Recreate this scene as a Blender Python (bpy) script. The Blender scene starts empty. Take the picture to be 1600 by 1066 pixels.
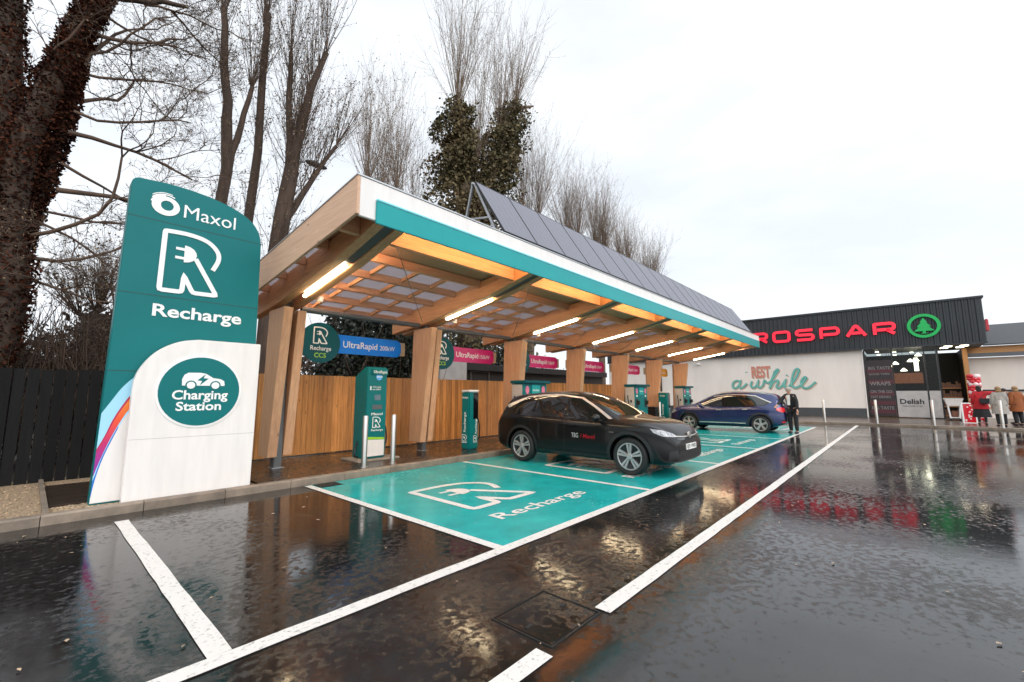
import bpy, bmesh, math, random
import numpy as np
from mathutils import Vector, Matrix
from mathutils.bvhtree import BVHTree
from mathutils.geometry import delaunay_2d_cdt
PI = math.pi
SC = bpy.context.scene
COL = SC.collection
rnd = random.Random(7)

# ------------------------------------------------------------------ camera
def make_camera():
    p, y, r, H, f = .1239, -.7309, .0022, 1.495, 672.64
    cy, sy, cp, sp = math.cos(y), math.sin(y), math.cos(p), math.sin(p)
    fwd = Vector((cy*cp, -sy*cp, sp)); right = Vector((-sy, -cy, 0)); down = -Vector((-cy*sp, sy*sp, cp))
    c, s = math.cos(r), math.sin(r)
    R2 = c*right + s*down; D2 = -s*right + c*down
    m = Matrix((R2, -D2, -fwd)).transposed().to_4x4(); m.translation = (0, 0, H)
    cam = bpy.data.cameras.new('camera'); cam.sensor_width = 36; cam.lens = f/1600*36
    cam.clip_start = .05; cam.clip_end = 2000
    o = bpy.data.objects.new('camera', cam); o.matrix_world = m; COL.objects.link(o); SC.camera = o
make_camera()

# ------------------------------------------------------------------ sky, sun, exposure
SUN_EL, SUN_AZ = math.radians(34), math.radians(-112)      # azimuth of the sun from +X towards +Y
SUN_DIR = Vector((math.cos(SUN_EL)*math.cos(SUN_AZ), math.cos(SUN_EL)*math.sin(SUN_AZ), math.sin(SUN_EL)))
def make_world():
    w = bpy.data.worlds.new('World'); SC.world = w; w.use_nodes = True
    nt = w.node_tree; nt.nodes.clear(); N = nt.nodes.new; L = nt.links.new
    out = N('ShaderNodeOutputWorld'); bg = N('ShaderNodeBackground'); bg.inputs[1].default_value = .1
    sky = N('ShaderNodeTexSky'); sky.sky_type = 'NISHITA'; sky.sun_disc = False
    sky.sun_elevation = SUN_EL; sky.sun_rotation = PI/2 - SUN_AZ
    tc = N('ShaderNodeTexCoord')
    mp = N('ShaderNodeMapping'); mp.inputs['Scale'].default_value = (1, 1, 3.2)
    nz = N('ShaderNodeTexNoise'); nz.inputs['Scale'].default_value = 1.7; nz.inputs['Detail'].default_value = 6; nz.inputs['Roughness'].default_value = .55
    L(tc.outputs['Generated'], mp.inputs[0]); L(mp.outputs[0], nz.inputs['Vector'])
    ramp = N('ShaderNodeMapRange'); ramp.inputs[1].default_value = .36; ramp.inputs[2].default_value = .6
    ramp.inputs[3].default_value = .82; ramp.inputs[4].default_value = 1.0
    L(nz.outputs[0], ramp.inputs[0])
    # the overcast is brighter round the veiled sun
    dot = N('ShaderNodeVectorMath'); dot.operation = 'DOT_PRODUCT'; dot.inputs[1].default_value = SUN_DIR
    L(tc.outputs['Generated'], dot.inputs[0])
    br = N('ShaderNodeMapRange'); br.interpolation_type = 'SMOOTHSTEP'
    br.inputs[1].default_value = -.2; br.inputs[2].default_value = 1; br.inputs[3].default_value = 8.0; br.inputs[4].default_value = 14.5
    L(dot.outputs['Value'], br.inputs[0])
    cl = N('ShaderNodeVectorMath'); cl.operation = 'SCALE'; cl.inputs[0].default_value = (.955, 1.0, 1.05)
    L(br.outputs[0], cl.inputs['Scale'])
    mix = N('ShaderNodeMix'); mix.data_type = 'RGBA'
    L(ramp.outputs[0], mix.inputs['Factor']); L(sky.outputs[0], mix.inputs[6]); L(cl.outputs[0], mix.inputs[7])
    L(mix.outputs[2], bg.inputs[0]); L(bg.outputs[0], out.inputs[0])
    sd = bpy.data.lights.new('sun', 'SUN'); sd.energy = .75; sd.angle = math.radians(35); sd.color = (1, .96, .9)
    so = bpy.data.objects.new('sun', sd); so.rotation_euler = SUN_DIR.to_track_quat('Z', 'Y').to_euler(); so.location = (0, -10, 30)
    COL.objects.link(so)
make_world()
SC.render.engine = 'CYCLES'
SC.view_settings.view_transform = 'Standard'; SC.view_settings.look = 'None'
SC.view_settings.exposure = .46; SC.view_settings.gamma = 1
SC.cycles.use_denoising = True
SC.cycles.max_bounces = 8; SC.cycles.transparent_max_bounces = 12
SC.cycles.sample_clamp_indirect = 6

# ------------------------------------------------------------------ materials
def rgb(h):
    h = h.lstrip('#'); c = [int(h[i:i+2], 16)/255 for i in (0, 2, 4)]
    return tuple(x/12.92 if x <= .04045 else ((x+.055)/1.055)**2.4 for x in c)
def pmat(name, col, rough=.5, metal=0, var=.12, vscale=3, bump=0, bscale=60, stretch=(1, 1, 1), coat=0, emit=None, estr=0,
         island=0, rvar=.1, col2=None, spec=.5, detail=4, lo=.3, hi=.7):
    m = bpy.data.materials.new(name); m.use_nodes = True
    nt = m.node_tree; N = nt.nodes.new; L = nt.links.new; b = nt.nodes['Principled BSDF']
    b.inputs['Metallic'].default_value = metal; b.inputs['Specular IOR Level'].default_value = spec
    b.inputs['Coat Weight'].default_value = coat; b.inputs['Coat Roughness'].default_value = .04
    tc = N('ShaderNodeTexCoord'); mp = N('ShaderNodeMapping'); mp.inputs['Scale'].default_value = stretch
    L(tc.outputs['Object'], mp.inputs[0])
    nz = N('ShaderNodeTexNoise'); nz.inputs['Scale'].default_value = vscale; nz.inputs['Detail'].default_value = detail; nz.inputs['Roughness'].default_value = .6
    L(mp.outputs[0], nz.inputs['Vector'])
    c2 = col2 or tuple(min(1, c*(1+var)) for c in col); c1 = col if col2 else tuple(c*(1-var) for c in col)
    st = N('ShaderNodeMapRange'); st.inputs[1].default_value = lo; st.inputs[2].default_value = hi; L(nz.outputs[0], st.inputs[0])
    mx = N('ShaderNodeMix'); mx.data_type = 'RGBA'; mx.inputs[6].default_value = (*c1, 1); mx.inputs[7].default_value = (*c2, 1)
    L(st.outputs[0], mx.inputs['Factor']); cur = mx.outputs[2]
    if island:
        g = N('ShaderNodeNewGeometry'); mr = N('ShaderNodeMapRange'); mr.inputs[3].default_value = 1-island; mr.inputs[4].default_value = 1+island
        L(g.outputs['Random Per Island'], mr.inputs[0])
        hs = N('ShaderNodeHueSaturation'); L(mr.outputs[0], hs.inputs['Value']); L(cur, hs.inputs['Color']); cur = hs.outputs[0]
    L(cur, b.inputs['Base Color'])
    rr = N('ShaderNodeMapRange'); rr.inputs[3].default_value = max(.02, rough*(1-rvar)); rr.inputs[4].default_value = min(1, rough*(1+rvar))
    L(nz.outputs[0], rr.inputs[0]); L(rr.outputs[0], b.inputs['Roughness'])
    if bump:
        n2 = N('ShaderNodeTexNoise'); n2.inputs['Scale'].default_value = bscale; n2.inputs['Detail'].default_value = 3
        L(mp.outputs[0], n2.inputs['Vector']); bp = N('ShaderNodeBump'); bp.inputs['Strength'].default_value = bump; bp.inputs['Distance'].default_value = .01
        L(n2.outputs[0], bp.inputs['Height']); L(bp.outputs[0], b.inputs['Normal'])
    if emit:
        b.inputs['Emission Color'].default_value = (*emit, 1); b.inputs['Emission Strength'].default_value = estr
    return m

def wood(name, col, col2, axis, rough=.55, island=.1):
    """glulam / board timber with grain along one axis"""
    s = {'x': (.9, 16, 16), 'y': (16, .9, 16), 'z': (16, 16, .9)}[axis]
    m = bpy.data.materials.new(name); m.use_nodes = True
    nt = m.node_tree; N = nt.nodes.new; L = nt.links.new; b = nt.nodes['Principled BSDF']
    tc = N('ShaderNodeTexCoord'); mp = N('ShaderNodeMapping'); mp.inputs['Scale'].default_value = s
    L(tc.outputs['Object'], mp.inputs[0])
    g = N('ShaderNodeNewGeometry')
    ad = N('ShaderNodeVectorMath'); ad.operation = 'MULTIPLY_ADD'; ad.inputs[1].default_value = (37, 53, 71)
    L(g.outputs['Random Per Island'], ad.inputs[0]); L(mp.outputs[0], ad.inputs[2])
    nz = N('ShaderNodeTexNoise'); nz.inputs['Scale'].default_value = 1.6; nz.inputs['Detail'].default_value = 6; nz.inputs['Roughness'].default_value = .65; nz.inputs['Distortion'].default_value = .6
    L(ad.outputs[0], nz.inputs['Vector'])
    cr = N('ShaderNodeValToRGB'); cr.color_ramp.elements[0].position = .3; cr.color_ramp.elements[0].color = (*col, 1)
    cr.color_ramp.elements[1].position = .68; cr.color_ramp.elements[1].color = (*col2, 1)
    L(nz.outputs[0], cr.inputs[0])
    kn = N('ShaderNodeTexVoronoi'); kn.inputs['Scale'].default_value = 2.6
    kmp = N('ShaderNodeMapping'); kmp.inputs['Scale'].default_value = {'x': (.5, 1.6, 1.6), 'y': (1.6, .5, 1.6), 'z': (1.6, 1.6, .5)}[axis]
    L(tc.outputs['Object'], kmp.inputs[0]); L(kmp.outputs[0], kn.inputs['Vector'])
    km = N('ShaderNodeMapRange'); km.inputs[1].default_value = .03; km.inputs[2].default_value = .075; km.inputs[3].default_value = .45; km.inputs[4].default_value = 1
    L(kn.outputs['Distance'], km.inputs[0])
    hs = N('ShaderNodeHueSaturation'); L(cr.outputs[0], hs.inputs['Color'])
    mr = N('ShaderNodeMapRange'); mr.inputs[3].default_value = 1-island; mr.inputs[4].default_value = 1+island
    L(g.outputs['Random Per Island'], mr.inputs[0])
    oi = N('ShaderNodeObjectInfo'); om = N('ShaderNodeMapRange'); om.inputs[3].default_value = .86; om.inputs[4].default_value = 1.14; L(oi.outputs['Random'], om.inputs[0])
    m0 = N('ShaderNodeMath'); m0.operation = 'MULTIPLY'; L(om.outputs[0], m0.inputs[0]); L(mr.outputs[0], m0.inputs[1])
    mu = N('ShaderNodeMath'); mu.operation = 'MULTIPLY'; L(m0.outputs[0], mu.inputs[0]); L(km.outputs[0], mu.inputs[1]); L(mu.outputs[0], hs.inputs['Value'])
    L(hs.outputs[0], b.inputs['Base Color']); b.inputs['Roughness'].default_value = rough
    bp = N('ShaderNodeBump'); bp.inputs['Strength'].default_value = .15; bp.inputs['Distance'].default_value = .004
    L(nz.outputs[0], bp.inputs['Height']); L(bp.outputs[0], b.inputs['Normal'])
    return m

def wet_ground(name, col1, col2, wet, grain_bump=.5, ripple=.06, paint=False):
    """wet tarmac: gritty dark stone under a broken film of rain water"""
    m = bpy.data.materials.new(name); m.use_nodes = True
    nt = m.node_tree; N = nt.nodes.new; L = nt.links.new; b = nt.nodes['Principled BSDF']
    geo = N('ShaderNodeNewGeometry'); P = geo.outputs['Position']
    def noise(sc, det=3, ro=.55, stretch=None):
        n = N('ShaderNodeTexNoise'); n.inputs['Scale'].default_value = sc; n.inputs['Detail'].default_value = det; n.inputs['Roughness'].default_value = ro
        if stretch:
            mm = N('ShaderNodeMapping'); mm.inputs['Scale'].default_value = stretch; mm.inputs['Rotation'].default_value = (0, 0, .7); L(P, mm.inputs[0]); L(mm.outputs[0], n.inputs['Vector'])
        else: L(P, n.inputs['Vector'])
        return n.outputs[0]
    grain = noise(105, 3, .7); mid = noise(2.2, 4, .6); film = noise(.5, 4, .6); flecks = noise(15, 6, .66)
    mx = N('ShaderNodeMix'); mx.data_type = 'RGBA'; mx.inputs[6].default_value = (*col1, 1); mx.inputs[7].default_value = (*col2, 1)
    ms = N('ShaderNodeMapRange'); ms.inputs[1].default_value = .35; ms.inputs[2].default_value = .7
    av = N('ShaderNodeMath'); av.operation = 'MULTIPLY_ADD'; av.inputs[1].default_value = .5
    hv = N('ShaderNodeMath'); hv.operation = 'MULTIPLY'; hv.inputs[1].default_value = .5; L(mid, hv.inputs[0])
    L(grain, av.inputs[0]); L(hv.outputs[0], av.inputs[2]); L(av.outputs[0], ms.inputs[0]); L(ms.outputs[0], mx.inputs['Factor'])
    L(mx.outputs[2], b.inputs['Base Color'])
    # film of water: 1 = closed mirror, 0 = stones stand through
    fs = N('ShaderNodeMath'); fs.operation = 'MULTIPLY_ADD'; fs.inputs[1].default_value = .55; L(flecks, fs.inputs[0])
    fh = N('ShaderNodeMath'); fh.operation = 'MULTIPLY'; fh.inputs[1].default_value = .45; L(film, fh.inputs[0]); L(fh.outputs[0], fs.inputs[2])
    fm = N('ShaderNodeMapRange'); fm.interpolation_type = 'SMOOTHSTEP'; fm.inputs[1].default_value = .45-wet; fm.inputs[2].default_value = .60-wet
    L(fs.outputs[0], fm.inputs[0])
    ro = N('ShaderNodeMapRange'); ro.inputs[3].default_value = .30 if not paint else .42; ro.inputs[4].default_value = .06 if not paint else .2
    L(fm.outputs[0], ro.inputs[0]); L(ro.outputs[0], b.inputs['Roughness'])
    inv = N('ShaderNodeMapRange'); inv.inputs[3].default_value = grain_bump; inv.inputs[4].default_value = grain_bump*.03
    L(fm.outputs[0], inv.inputs[0])
    b1 = N('ShaderNodeBump'); b1.inputs['Distance'].default_value = .007; L(inv.outputs[0], b1.inputs['Strength']); L(grain, b1.inputs['Height'])
    rip = noise(7, 2, .5)
    b2 = N('ShaderNodeBump'); b2.inputs['Distance'].default_value = .02; b2.inputs['Strength'].default_value = ripple
    L(rip, b2.inputs['Height']); L(b1.outputs[0], b2.inputs['Normal']); L(b2.outputs[0], b.inputs['Normal'])
    b.inputs['Specular IOR Level'].default_value = (.2 if paint else .62)
    return m

def gradient_mat(name, stops, z0, z1, rough=.3):
    m = bpy.data.materials.new(name); m.use_nodes = True
    nt = m.node_tree; N = nt.nodes.new; L = nt.links.new; b = nt.nodes['Principled BSDF']
    geo = N('ShaderNodeNewGeometry'); sx = N('ShaderNodeSeparateXYZ'); L(geo.outputs['Position'], sx.inputs[0])
    mr = N('ShaderNodeMapRange'); mr.inputs[1].default_value = z0; mr.inputs[2].default_value = z1; L(sx.outputs[2], mr.inputs[0])
    cr = N('ShaderNodeValToRGB'); e = cr.color_ramp.elements
    e[0].position, e[0].color = stops[0][0], (*stops[0][1], 1); e[1].position, e[1].color = stops[-1][0], (*stops[-1][1], 1)
    for p, c in stops[1:-1]:
        k = e.new(p); k.color = (*c, 1)
    L(mr.outputs[0], cr.inputs[0]); L(cr.outputs[0], b.inputs['Base Color']); b.inputs['Roughness'].default_value = rough
    return m
def glaze_mat(name, tint, dif, fac):
    m = bpy.data.materials.new(name); m.use_nodes = True
    nt = m.node_tree; N = nt.nodes.new; L = nt.links.new
    nt.nodes.remove(nt.nodes['Principled BSDF']); out = nt.nodes['Material Output']
    t = N('ShaderNodeBsdfTransparent'); t.inputs[0].default_value = (*tint, 1)
    d = N('ShaderNodeBsdfTranslucent'); d.inputs[0].default_value = (*dif, 1)
    g = N('ShaderNodeBsdfGlossy'); g.inputs['Roughness'].default_value = .05
    a = N('ShaderNodeMixShader'); a.inputs[0].default_value = fac; L(t.outputs[0], a.inputs[1]); L(d.outputs[0], a.inputs[2])
    fr = N('ShaderNodeFresnel'); fr.inputs[0].default_value = 1.28
    c = N('ShaderNodeMixShader'); L(fr.outputs[0], c.inputs[0]); L(a.outputs[0], c.inputs[1]); L(g.outputs[0], c.inputs[2]); L(c.outputs[0], out.inputs[0])
    return m

M = dict(
 asphalt=wet_ground('asphalt', (.005, .0045, .0042), (.027, .0245, .0225), .085, .7, .035),
 asphalt_path=wet_ground('path_tarmac', (.022, .016, .012), (.05, .038, .03), -.02, .5, .03),
 teal_road=wet_ground('teal_road_paint', (.010, .25, .245), (.020, .47, .45), .15, .3, .02, True),
 white_road=pmat('white_road_paint', (.22, .20, .18), .42, vscale=34, bump=.5, bscale=90, detail=8, col2=(.72, .68, .635), lo=.30, hi=.44),
 gravel=pmat('gravel', (.30, .21, .13), .8, var=.5, vscale=45, bump=1, bscale=45, detail=2),
 kerb=pmat('kerb_concrete', (.21, .165, .125), .5, var=.3, vscale=5, bump=.4, bscale=70, island=.12),
 concrete=pmat('concrete', (.30, .25, .2), .6, var=.2, vscale=6, bump=.3, bscale=60),
 teal=pmat('teal_panel', (.003, .152, .155), .36, var=.06, vscale=1, spec=.22),
 teal_dark=pmat('teal_dark', (.002, .085, .105), .4, var=.06, vscale=2, spec=.2),
 teal_lite=pmat('teal_fascia', (.012, .32, .325), .34, var=.05, vscale=1.5, spec=.28),
 cyan_lip=pmat('cyan_lip', (.22, .70, .76), .25, var=.05),
 white=pmat('white_panel', (.80, .755, .72), .35, var=.05, vscale=2.2, stretch=(4, 4, .5), coat=.1),
 white2=pmat('white_lettering', (.86, .85, .83), .4, var=.02),
 seam=pmat('panel_joint', (.01, .07, .07), .6), seamw=pmat('white_panel_joint', (.45, .43, .41), .6),
 sky_blue=pmat('light_blue_vinyl', (.36, .68, .85), .3, var=.03), crimson=pmat('crimson_vinyl', (.46, .012, .07), .3, var=.04),
 blue=pmat('blue_vinyl', (.015, .16, .55), .3, var=.04),
 stripe=gradient_mat('sunset_vinyl', [(0, (.30, .02, .30)), (.3, (.55, .015, .12)), (.6, (.85, .08, .02)), (1, (.95, .36, .02))], .6, 1.55),
 sign_blue=pmat('blue_sign', (.004, .21, .78), .4, var=.04, spec=.25), sign_pink=pmat('pink_sign', (.60, .012, .16), .3, var=.05),
 sign_amber=pmat('amber_sign', (.75, .33, .01), .3, var=.05), lime=pmat('lime_lettering', (.33, .62, .02), .4),
 pinkdot=pmat('pink_disc', (.75, .18, .32), .4), bluedot=pmat('blue_disc', (.08, .35, .75), .4),
 wood_y=wood('glulam_beam', (.46, .215, .105), (.62, .34, .17), 'y'), wood_x=wood('purlin_timber', (.54, .25, .14), (.68, .38, .22), 'x'),
 wood_z=wood('fin_timber', (.46, .245, .135), (.63, .37, .21), 'z'), wood_pale=wood('pale_end_board', (.50, .30, .19), (.64, .41, .27), 'y'),
 fence=wood('larch_board', (.36, .135, .032), (.64, .30, .09), 'z', .5, .3), plank=wood('cream_plank', (.55, .38, .22), (.65, .48, .30), 'x'),
 soffit=wood('soffit_ply', (.44, .24, .13), (.52, .30, .18), 'x', .6, .05),
 black_fence=pmat('black_stained_board', (.007, .007, .007), .75, var=.35, vscale=2, stretch=(10, 10, .8), island=.3, bump=.2, bscale=8, spec=.2),
 steel=pmat('grey_steel', (.11, .115, .12), .4, .3, var=.1), galv=pmat('galvanised_steel', (.45, .46, .47), .35, .8, var=.12),
 inox=pmat('brushed_steel', (.55, .53, .5), .28, .9, var=.1, vscale=20, stretch=(1, 1, .1)),
 tube=pmat('lit_tube', (.9, .85, .7), .4, emit=(1, .80, .50), estr=15.0), added_led2=pmat('added_led_strip', (.9, .8, .6), .4, emit=(1, .68, .30), estr=30), led=pmat('added_led_strip', (.9, .8, .6), .4, emit=(1, .80, .54), estr=48),  # both strip materials serve added, unseen lights under the roof
 glazing=glaze_mat('roof_glazing', (.86, .82, .84), (.75, .70, .72), .55),
 glass=glaze_mat('shop_glass', (.62, .66, .66), (.1, .1, .1), .04),
 solar=pmat('solar_glass', (.11, .11, .145), .38, var=.2, vscale=30, spec=1.0), frame_alu=pmat('aluminium_frame', (.5, .5, .52), .35, .7),
 roofing=pmat('roof_sheet', (.24, .24, .25), .5), cable=pmat('steel_cable', (.18, .17, .16), .4, .6),
 black=pmat('black_plastic', (.012, .012, .013), .4), blackgloss=pmat('black_gloss', (.006, .006, .007), .06, coat=.5),
 paint_grey=pmat('graphite_car_paint', (.0045, .0043, .0046), .3, .0, var=.06, vscale=200, coat=.38, rvar=.05, spec=.2),
 paint_blue=pmat('navy_car_paint', (.010, .022, .10), .28, .5, var=.06, vscale=200, coat=1.0, rvar=.05),
 carglass=pmat('tinted_car_glass', (.008, .009, .009), .03, var=.1, spec=.7, coat=.6),
 tyre=pmat('tyre_rubber', (.012, .012, .012), .65, bump=.2), rim=pmat('alloy', (.42, .42, .42), .32, .5), rimdark=pmat('dark_alloy', (.03, .03, .032), .3, .5),
 chrome=pmat('satin_trim', (.58, .55, .51), .3, .6), lamp=pmat('headlamp_glass', (.16, .16, .17), .1, var=.4, vscale=16, coat=.6, col2=(.58, .58, .6)),
 red_lamp=pmat('tail_lamp', (.42, .01, .015), .12, coat=.6, emit=(1, .03, .03), estr=.25), plate=pmat('number_plate', (.78, .78, .74), .35),
 red_vinyl=pmat('red_lettering', (.62, .015, .03), .4), black_ink=pmat('black_lettering', (.008, .008, .008), .4),
 clad=pmat('charcoal_cladding', (.030, .033, .037), .38, .2, var=.12, vscale=1.2), render=pmat('white_render', (.78, .71, .645), .8, var=.07, vscale=.9, stretch=(1, 1, .35), bump=.15, bscale=90),
 plinth=pmat('grey_plinth', (.055, .06, .065), .6), neon_red=pmat('lit_red_letters', (.6, .01, .03), .4, emit=(1, .02, .05), estr=.66),
 neon_green=pmat('lit_green_emblem', (.0, .3, .06), .4, emit=(.01, .42, .10), estr=.22),
 mural_red=pmat('mural_red', (.60, .22, .16), .8), mural_teal=pmat('mural_teal', (.05, .36, .31), .8), mural_shade=pmat('mural_tan', (.46, .36, .28), .8),
 poster=pmat('dark_poster', (.018, .010, .012), .35), poster_maroon=pmat('maroon_poster', (.07, .008, .016), .35), poster_ink=pmat('poster_grey_lettering', (.20, .185, .18), .5),
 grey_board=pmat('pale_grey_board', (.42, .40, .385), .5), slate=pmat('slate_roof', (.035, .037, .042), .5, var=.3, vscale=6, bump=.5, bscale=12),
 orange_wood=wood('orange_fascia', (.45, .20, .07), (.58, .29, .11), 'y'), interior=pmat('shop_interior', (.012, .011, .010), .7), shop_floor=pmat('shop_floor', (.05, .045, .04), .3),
 lit=pmat('shop_lamp', (.9, .88, .8), .4, emit=(1, .88, .66), estr=7), produce=pmat('shelf_goods', (.10, .09, .05), .6, var=.9, vscale=14, col2=(.22, .05, .03)),
 outbuild=pmat('grey_outbuilding', (.34, .33, .32), .8), dark_band=pmat('dark_parapet', (.014, .013, .013), .5),
 skin=pmat('skin', (.50, .28, .2), .55, var=.06), suit=pmat('black_suit', (.012, .012, .014), .8), shirt=pmat('white_shirt', (.75, .74, .72), .7),
 red_coat=pmat('red_wool', (.42, .012, .018), .85, var=.12, vscale=9), grey_coat=pmat('grey_tweed', (.34, .31, .275), .9, var=.3, vscale=40), navy=pmat('black_padded_fabric', (.014, .015, .02), .6),
 rust_coat=pmat('rust_coat', (.26, .075, .02), .85), hair_dark=pmat('dark_hair', (.014, .009, .007), .5, stretch=(20, 20, 2)), hair_blond=pmat('blond_hair', (.30, .18, .08), .5, var=.3, stretch=(20, 20, 2)), hair_grey=pmat('grey_hair', (.35, .31, .27), .6),
 bal_red=pmat('red_balloon', (.58, .008, .02), .2, coat=.3), bal_white=pmat('pale_balloon', (.82, .62, .62), .2, coat=.3),
 bark=pmat('bark', (.062, .039, .027), .9, var=.4, vscale=3, stretch=(3, 3, .6), bump=.8, bscale=12), bark_pale=pmat('willow_bark', (.12, .08, .057), .9, var=.4, vscale=3, stretch=(3, 3, .6), bump=.8, bscale=12),
 twig=pmat('twig', (.10, .062, .042), .9, var=.3), twig_pale=pmat('willow_twig', (.22, .155, .11), .9, var=.3), 
 ivy_brown=pmat('russet_ivy', (.042, .013, .006), .8, island=.75, var=.6, vscale=1.4, spec=.15), ivy_green=pmat('ivy_green', (.050, .050, .020), .65, island=.6, var=.3, vscale=.5, col2=(.16, .115, .06), spec=.2),
 leaf_dark=pmat('evergreen_leaf', (.011, .016, .008), .55, island=.6, var=.4), leaf_dry=pmat('dry_leaf', (.16, .11, .06), .8, island=.4), hedge=pmat('hedge_twig', (.06, .04, .03), .9, island=.4),
 litter=pmat('fallen_leaf', (.42, .30, .2), .7, island=.5), field=pmat('rough_ground', (.035, .03, .018), .95, var=.4, vscale=.6),
 iron=pmat('cast_iron', (.014, .0125, .0115), .32, .0, bump=.5, bscale=60, rvar=.5),
)

# ------------------------------------------------------------------ mesh helpers
class MB:
    def __init__(s): s.v = []; s.f = []
    def add(s, vs, fs):
        n = len(s.v); s.v += [Vector(p) for p in vs]; s.f += [[i+n for i in f] for f in fs]; return s
    def box(s, a, b):
        x0, y0, z0 = a; x1, y1, z1 = b
        vs = [(x0,y0,z0),(x1,y0,z0),(x1,y1,z0),(x0,y1,z0),(x0,y0,z1),(x1,y0,z1),(x1,y1,z1),(x0,y1,z1)]
        return s.add(vs, [(0,3,2,1),(4,5,6,7),(0,1,5,4),(1,2,6,5),(2,3,7,6),(3,0,4,7)])
    def hexa(s, lo, hi):
        return s.add(list(lo)+list(hi), [(0,3,2,1),(4,5,6,7),(0,1,5,4),(1,2,6,5),(2,3,7,6),(3,0,4,7)])
    def prism(s, poly, fr, d0, d1):
        """polygon in frame fr (2D coords) extruded from d0 to d1 along the frame normal"""
        n = len(poly); vs = [fr @ Vector((x, y, d0)) for x, y in poly] + [fr @ Vector((x, y, d1)) for x, y in poly]
        return s.add(vs, [list(range(n))[::-1], list(range(n, 2*n))] + [(i, (i+1) % n, n+(i+1) % n, n+i) for i in range(n)])
    def bar(s, p, q, w, h):
        p, q = Vector(p), Vector(q); d = (q-p).normalized(); up = Vector((0, 0, 1)) if abs(d.z) < .95 else Vector((0, 1, 0))
        a = d.cross(up).normalized()*w/2; b = a.cross(d).normalized()*h/2
        return s.hexa([p-a-b, p+a-b, p+a+b, p-a+b], [q-a-b, q+a-b, q+a+b, q-a+b])
    def tube(s, pts, rad, n=8, cap=True):
        pts = [Vector(p) for p in pts]; k = len(pts); rad = rad if isinstance(rad, (list, tuple)) else [rad]*k
        base = len(s.v); prev = None
        for i, p in enumerate(pts):
            t = (pts[min(i+1, k-1)]-pts[max(i-1, 0)]).normalized()
            if prev is None: a = t.orthogonal().normalized()
            else:
                a = prev - t*prev.dot(t); a = a.normalized() if a.length > 1e-6 else t.orthogonal().normalized()
            prev = a; b = t.cross(a)
            for j in range(n):
                s.v.append(p + (a*math.cos(2*PI*j/n) + b*math.sin(2*PI*j/n))*rad[i])
        for i in range(k-1):
            for j in range(n):
                o = base+i*n; s.f.append([o+j, o+(j+1) % n, o+n+(j+1) % n, o+n+j])
        if cap: s.f.append([base+j for j in range(n)][::-1]); s.f.append([base+(k-1)*n+j for j in range(n)])
        return s
    def lathe(s, prof, fr, n=24, cap=True):
        """profile of (radius, height) turned about the frame's z axis"""
        base = len(s.v)
        for r, h in prof:
            for j in range(n): s.v.append(fr @ Vector((r*math.cos(2*PI*j/n), r*math.sin(2*PI*j/n), h)))
        for i in range(len(prof)-1):
            for j in range(n):
                o = base+i*n; s.f.append([o+j, o+(j+1) % n, o+n+(j+1) % n, o+n+j])
        if cap and prof[0][0] > 1e-4: s.f.append([base+j for j in range(n)][::-1])
        if cap and prof[-1][0] > 1e-4: s.f.append([base+(len(prof)-1)*n+j for j in range(n)])
        return s
    def ball(s, c, r, n=8, m=5):
        rx, ry, rz = r if isinstance(r, (tuple, list)) else (r, r, r)
        base = len(s.v); c = Vector(c)
        for i in range(1, m):
            for j in range(n):
                t, a = PI*i/m, 2*PI*j/n
                s.v.append(c + Vector((rx*math.sin(t)*math.cos(a), ry*math.sin(t)*math.sin(a), rz*math.cos(t))))
        top, bot = len(s.v), len(s.v)+1; s.v += [c+Vector((0, 0, rz)), c-Vector((0, 0, rz))]
        for i in range(m-2):
            for j in range(n): o = base+i*n; s.f.append([o+j, o+n+j, o+n+(j+1) % n, o+(j+1) % n])
        for j in range(n):
            s.f.append([top, base+j, base+(j+1) % n]); o = base+(m-2)*n; s.f.append([bot, o+(j+1) % n, o+j])
        return s
    def stroke(s, pts, w, fr, d0, d1, closed=False, climb=0):
        """a flat ribbon of width w along 2D points, mitred, extruded d0..d1"""
        pts = [Vector(p).to_2d() for p in pts]; n = len(pts); Ls, Rs = [], []
        for i in range(n):
            a = pts[i-1] if (closed or i) else None; c = pts[(i+1) % n] if (closed or i < n-1) else None; b = pts[i]
            d1v = (b-a).normalized() if a is not None else (c-b).normalized(); d2v = (c-b).normalized() if c is not None else d1v
            n1 = Vector((-d1v.y, d1v.x)); n2 = Vector((-d2v.y, d2v.x)); mt = n1+n2
            mt = mt.normalized() if mt.length > 1e-4 else n1; k = 1/max(.45, mt.dot(n1))
            Ls.append(b+mt*w/2*k); Rs.append(b-mt*w/2*k)
        base = len(s.v)
        for dd in (d0, d1):
            for k, q in enumerate(Ls+Rs): s.v.append(fr @ Vector((q.x, q.y, dd+climb*(k % n))))
        m = 2*n; rng = range(n) if closed else range(n-1)
        for i in rng:
            j = (i+1) % n; l0, l1, r0, r1 = base+i, base+j, base+n+i, base+n+j
            s.f += [[m+l0, m+r0, m+r1, m+l1], [l0, l1, m+l1, m+l0], [r1, r0, m+r0, m+r1], [l1, l0, r0, r1]]
        if not closed:
            for i in (0, n-1):
                q = [base+i, base+n+i, base+n+i+m, base+i+m]; s.f.append(q if i else q[::-1])
        return s

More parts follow.
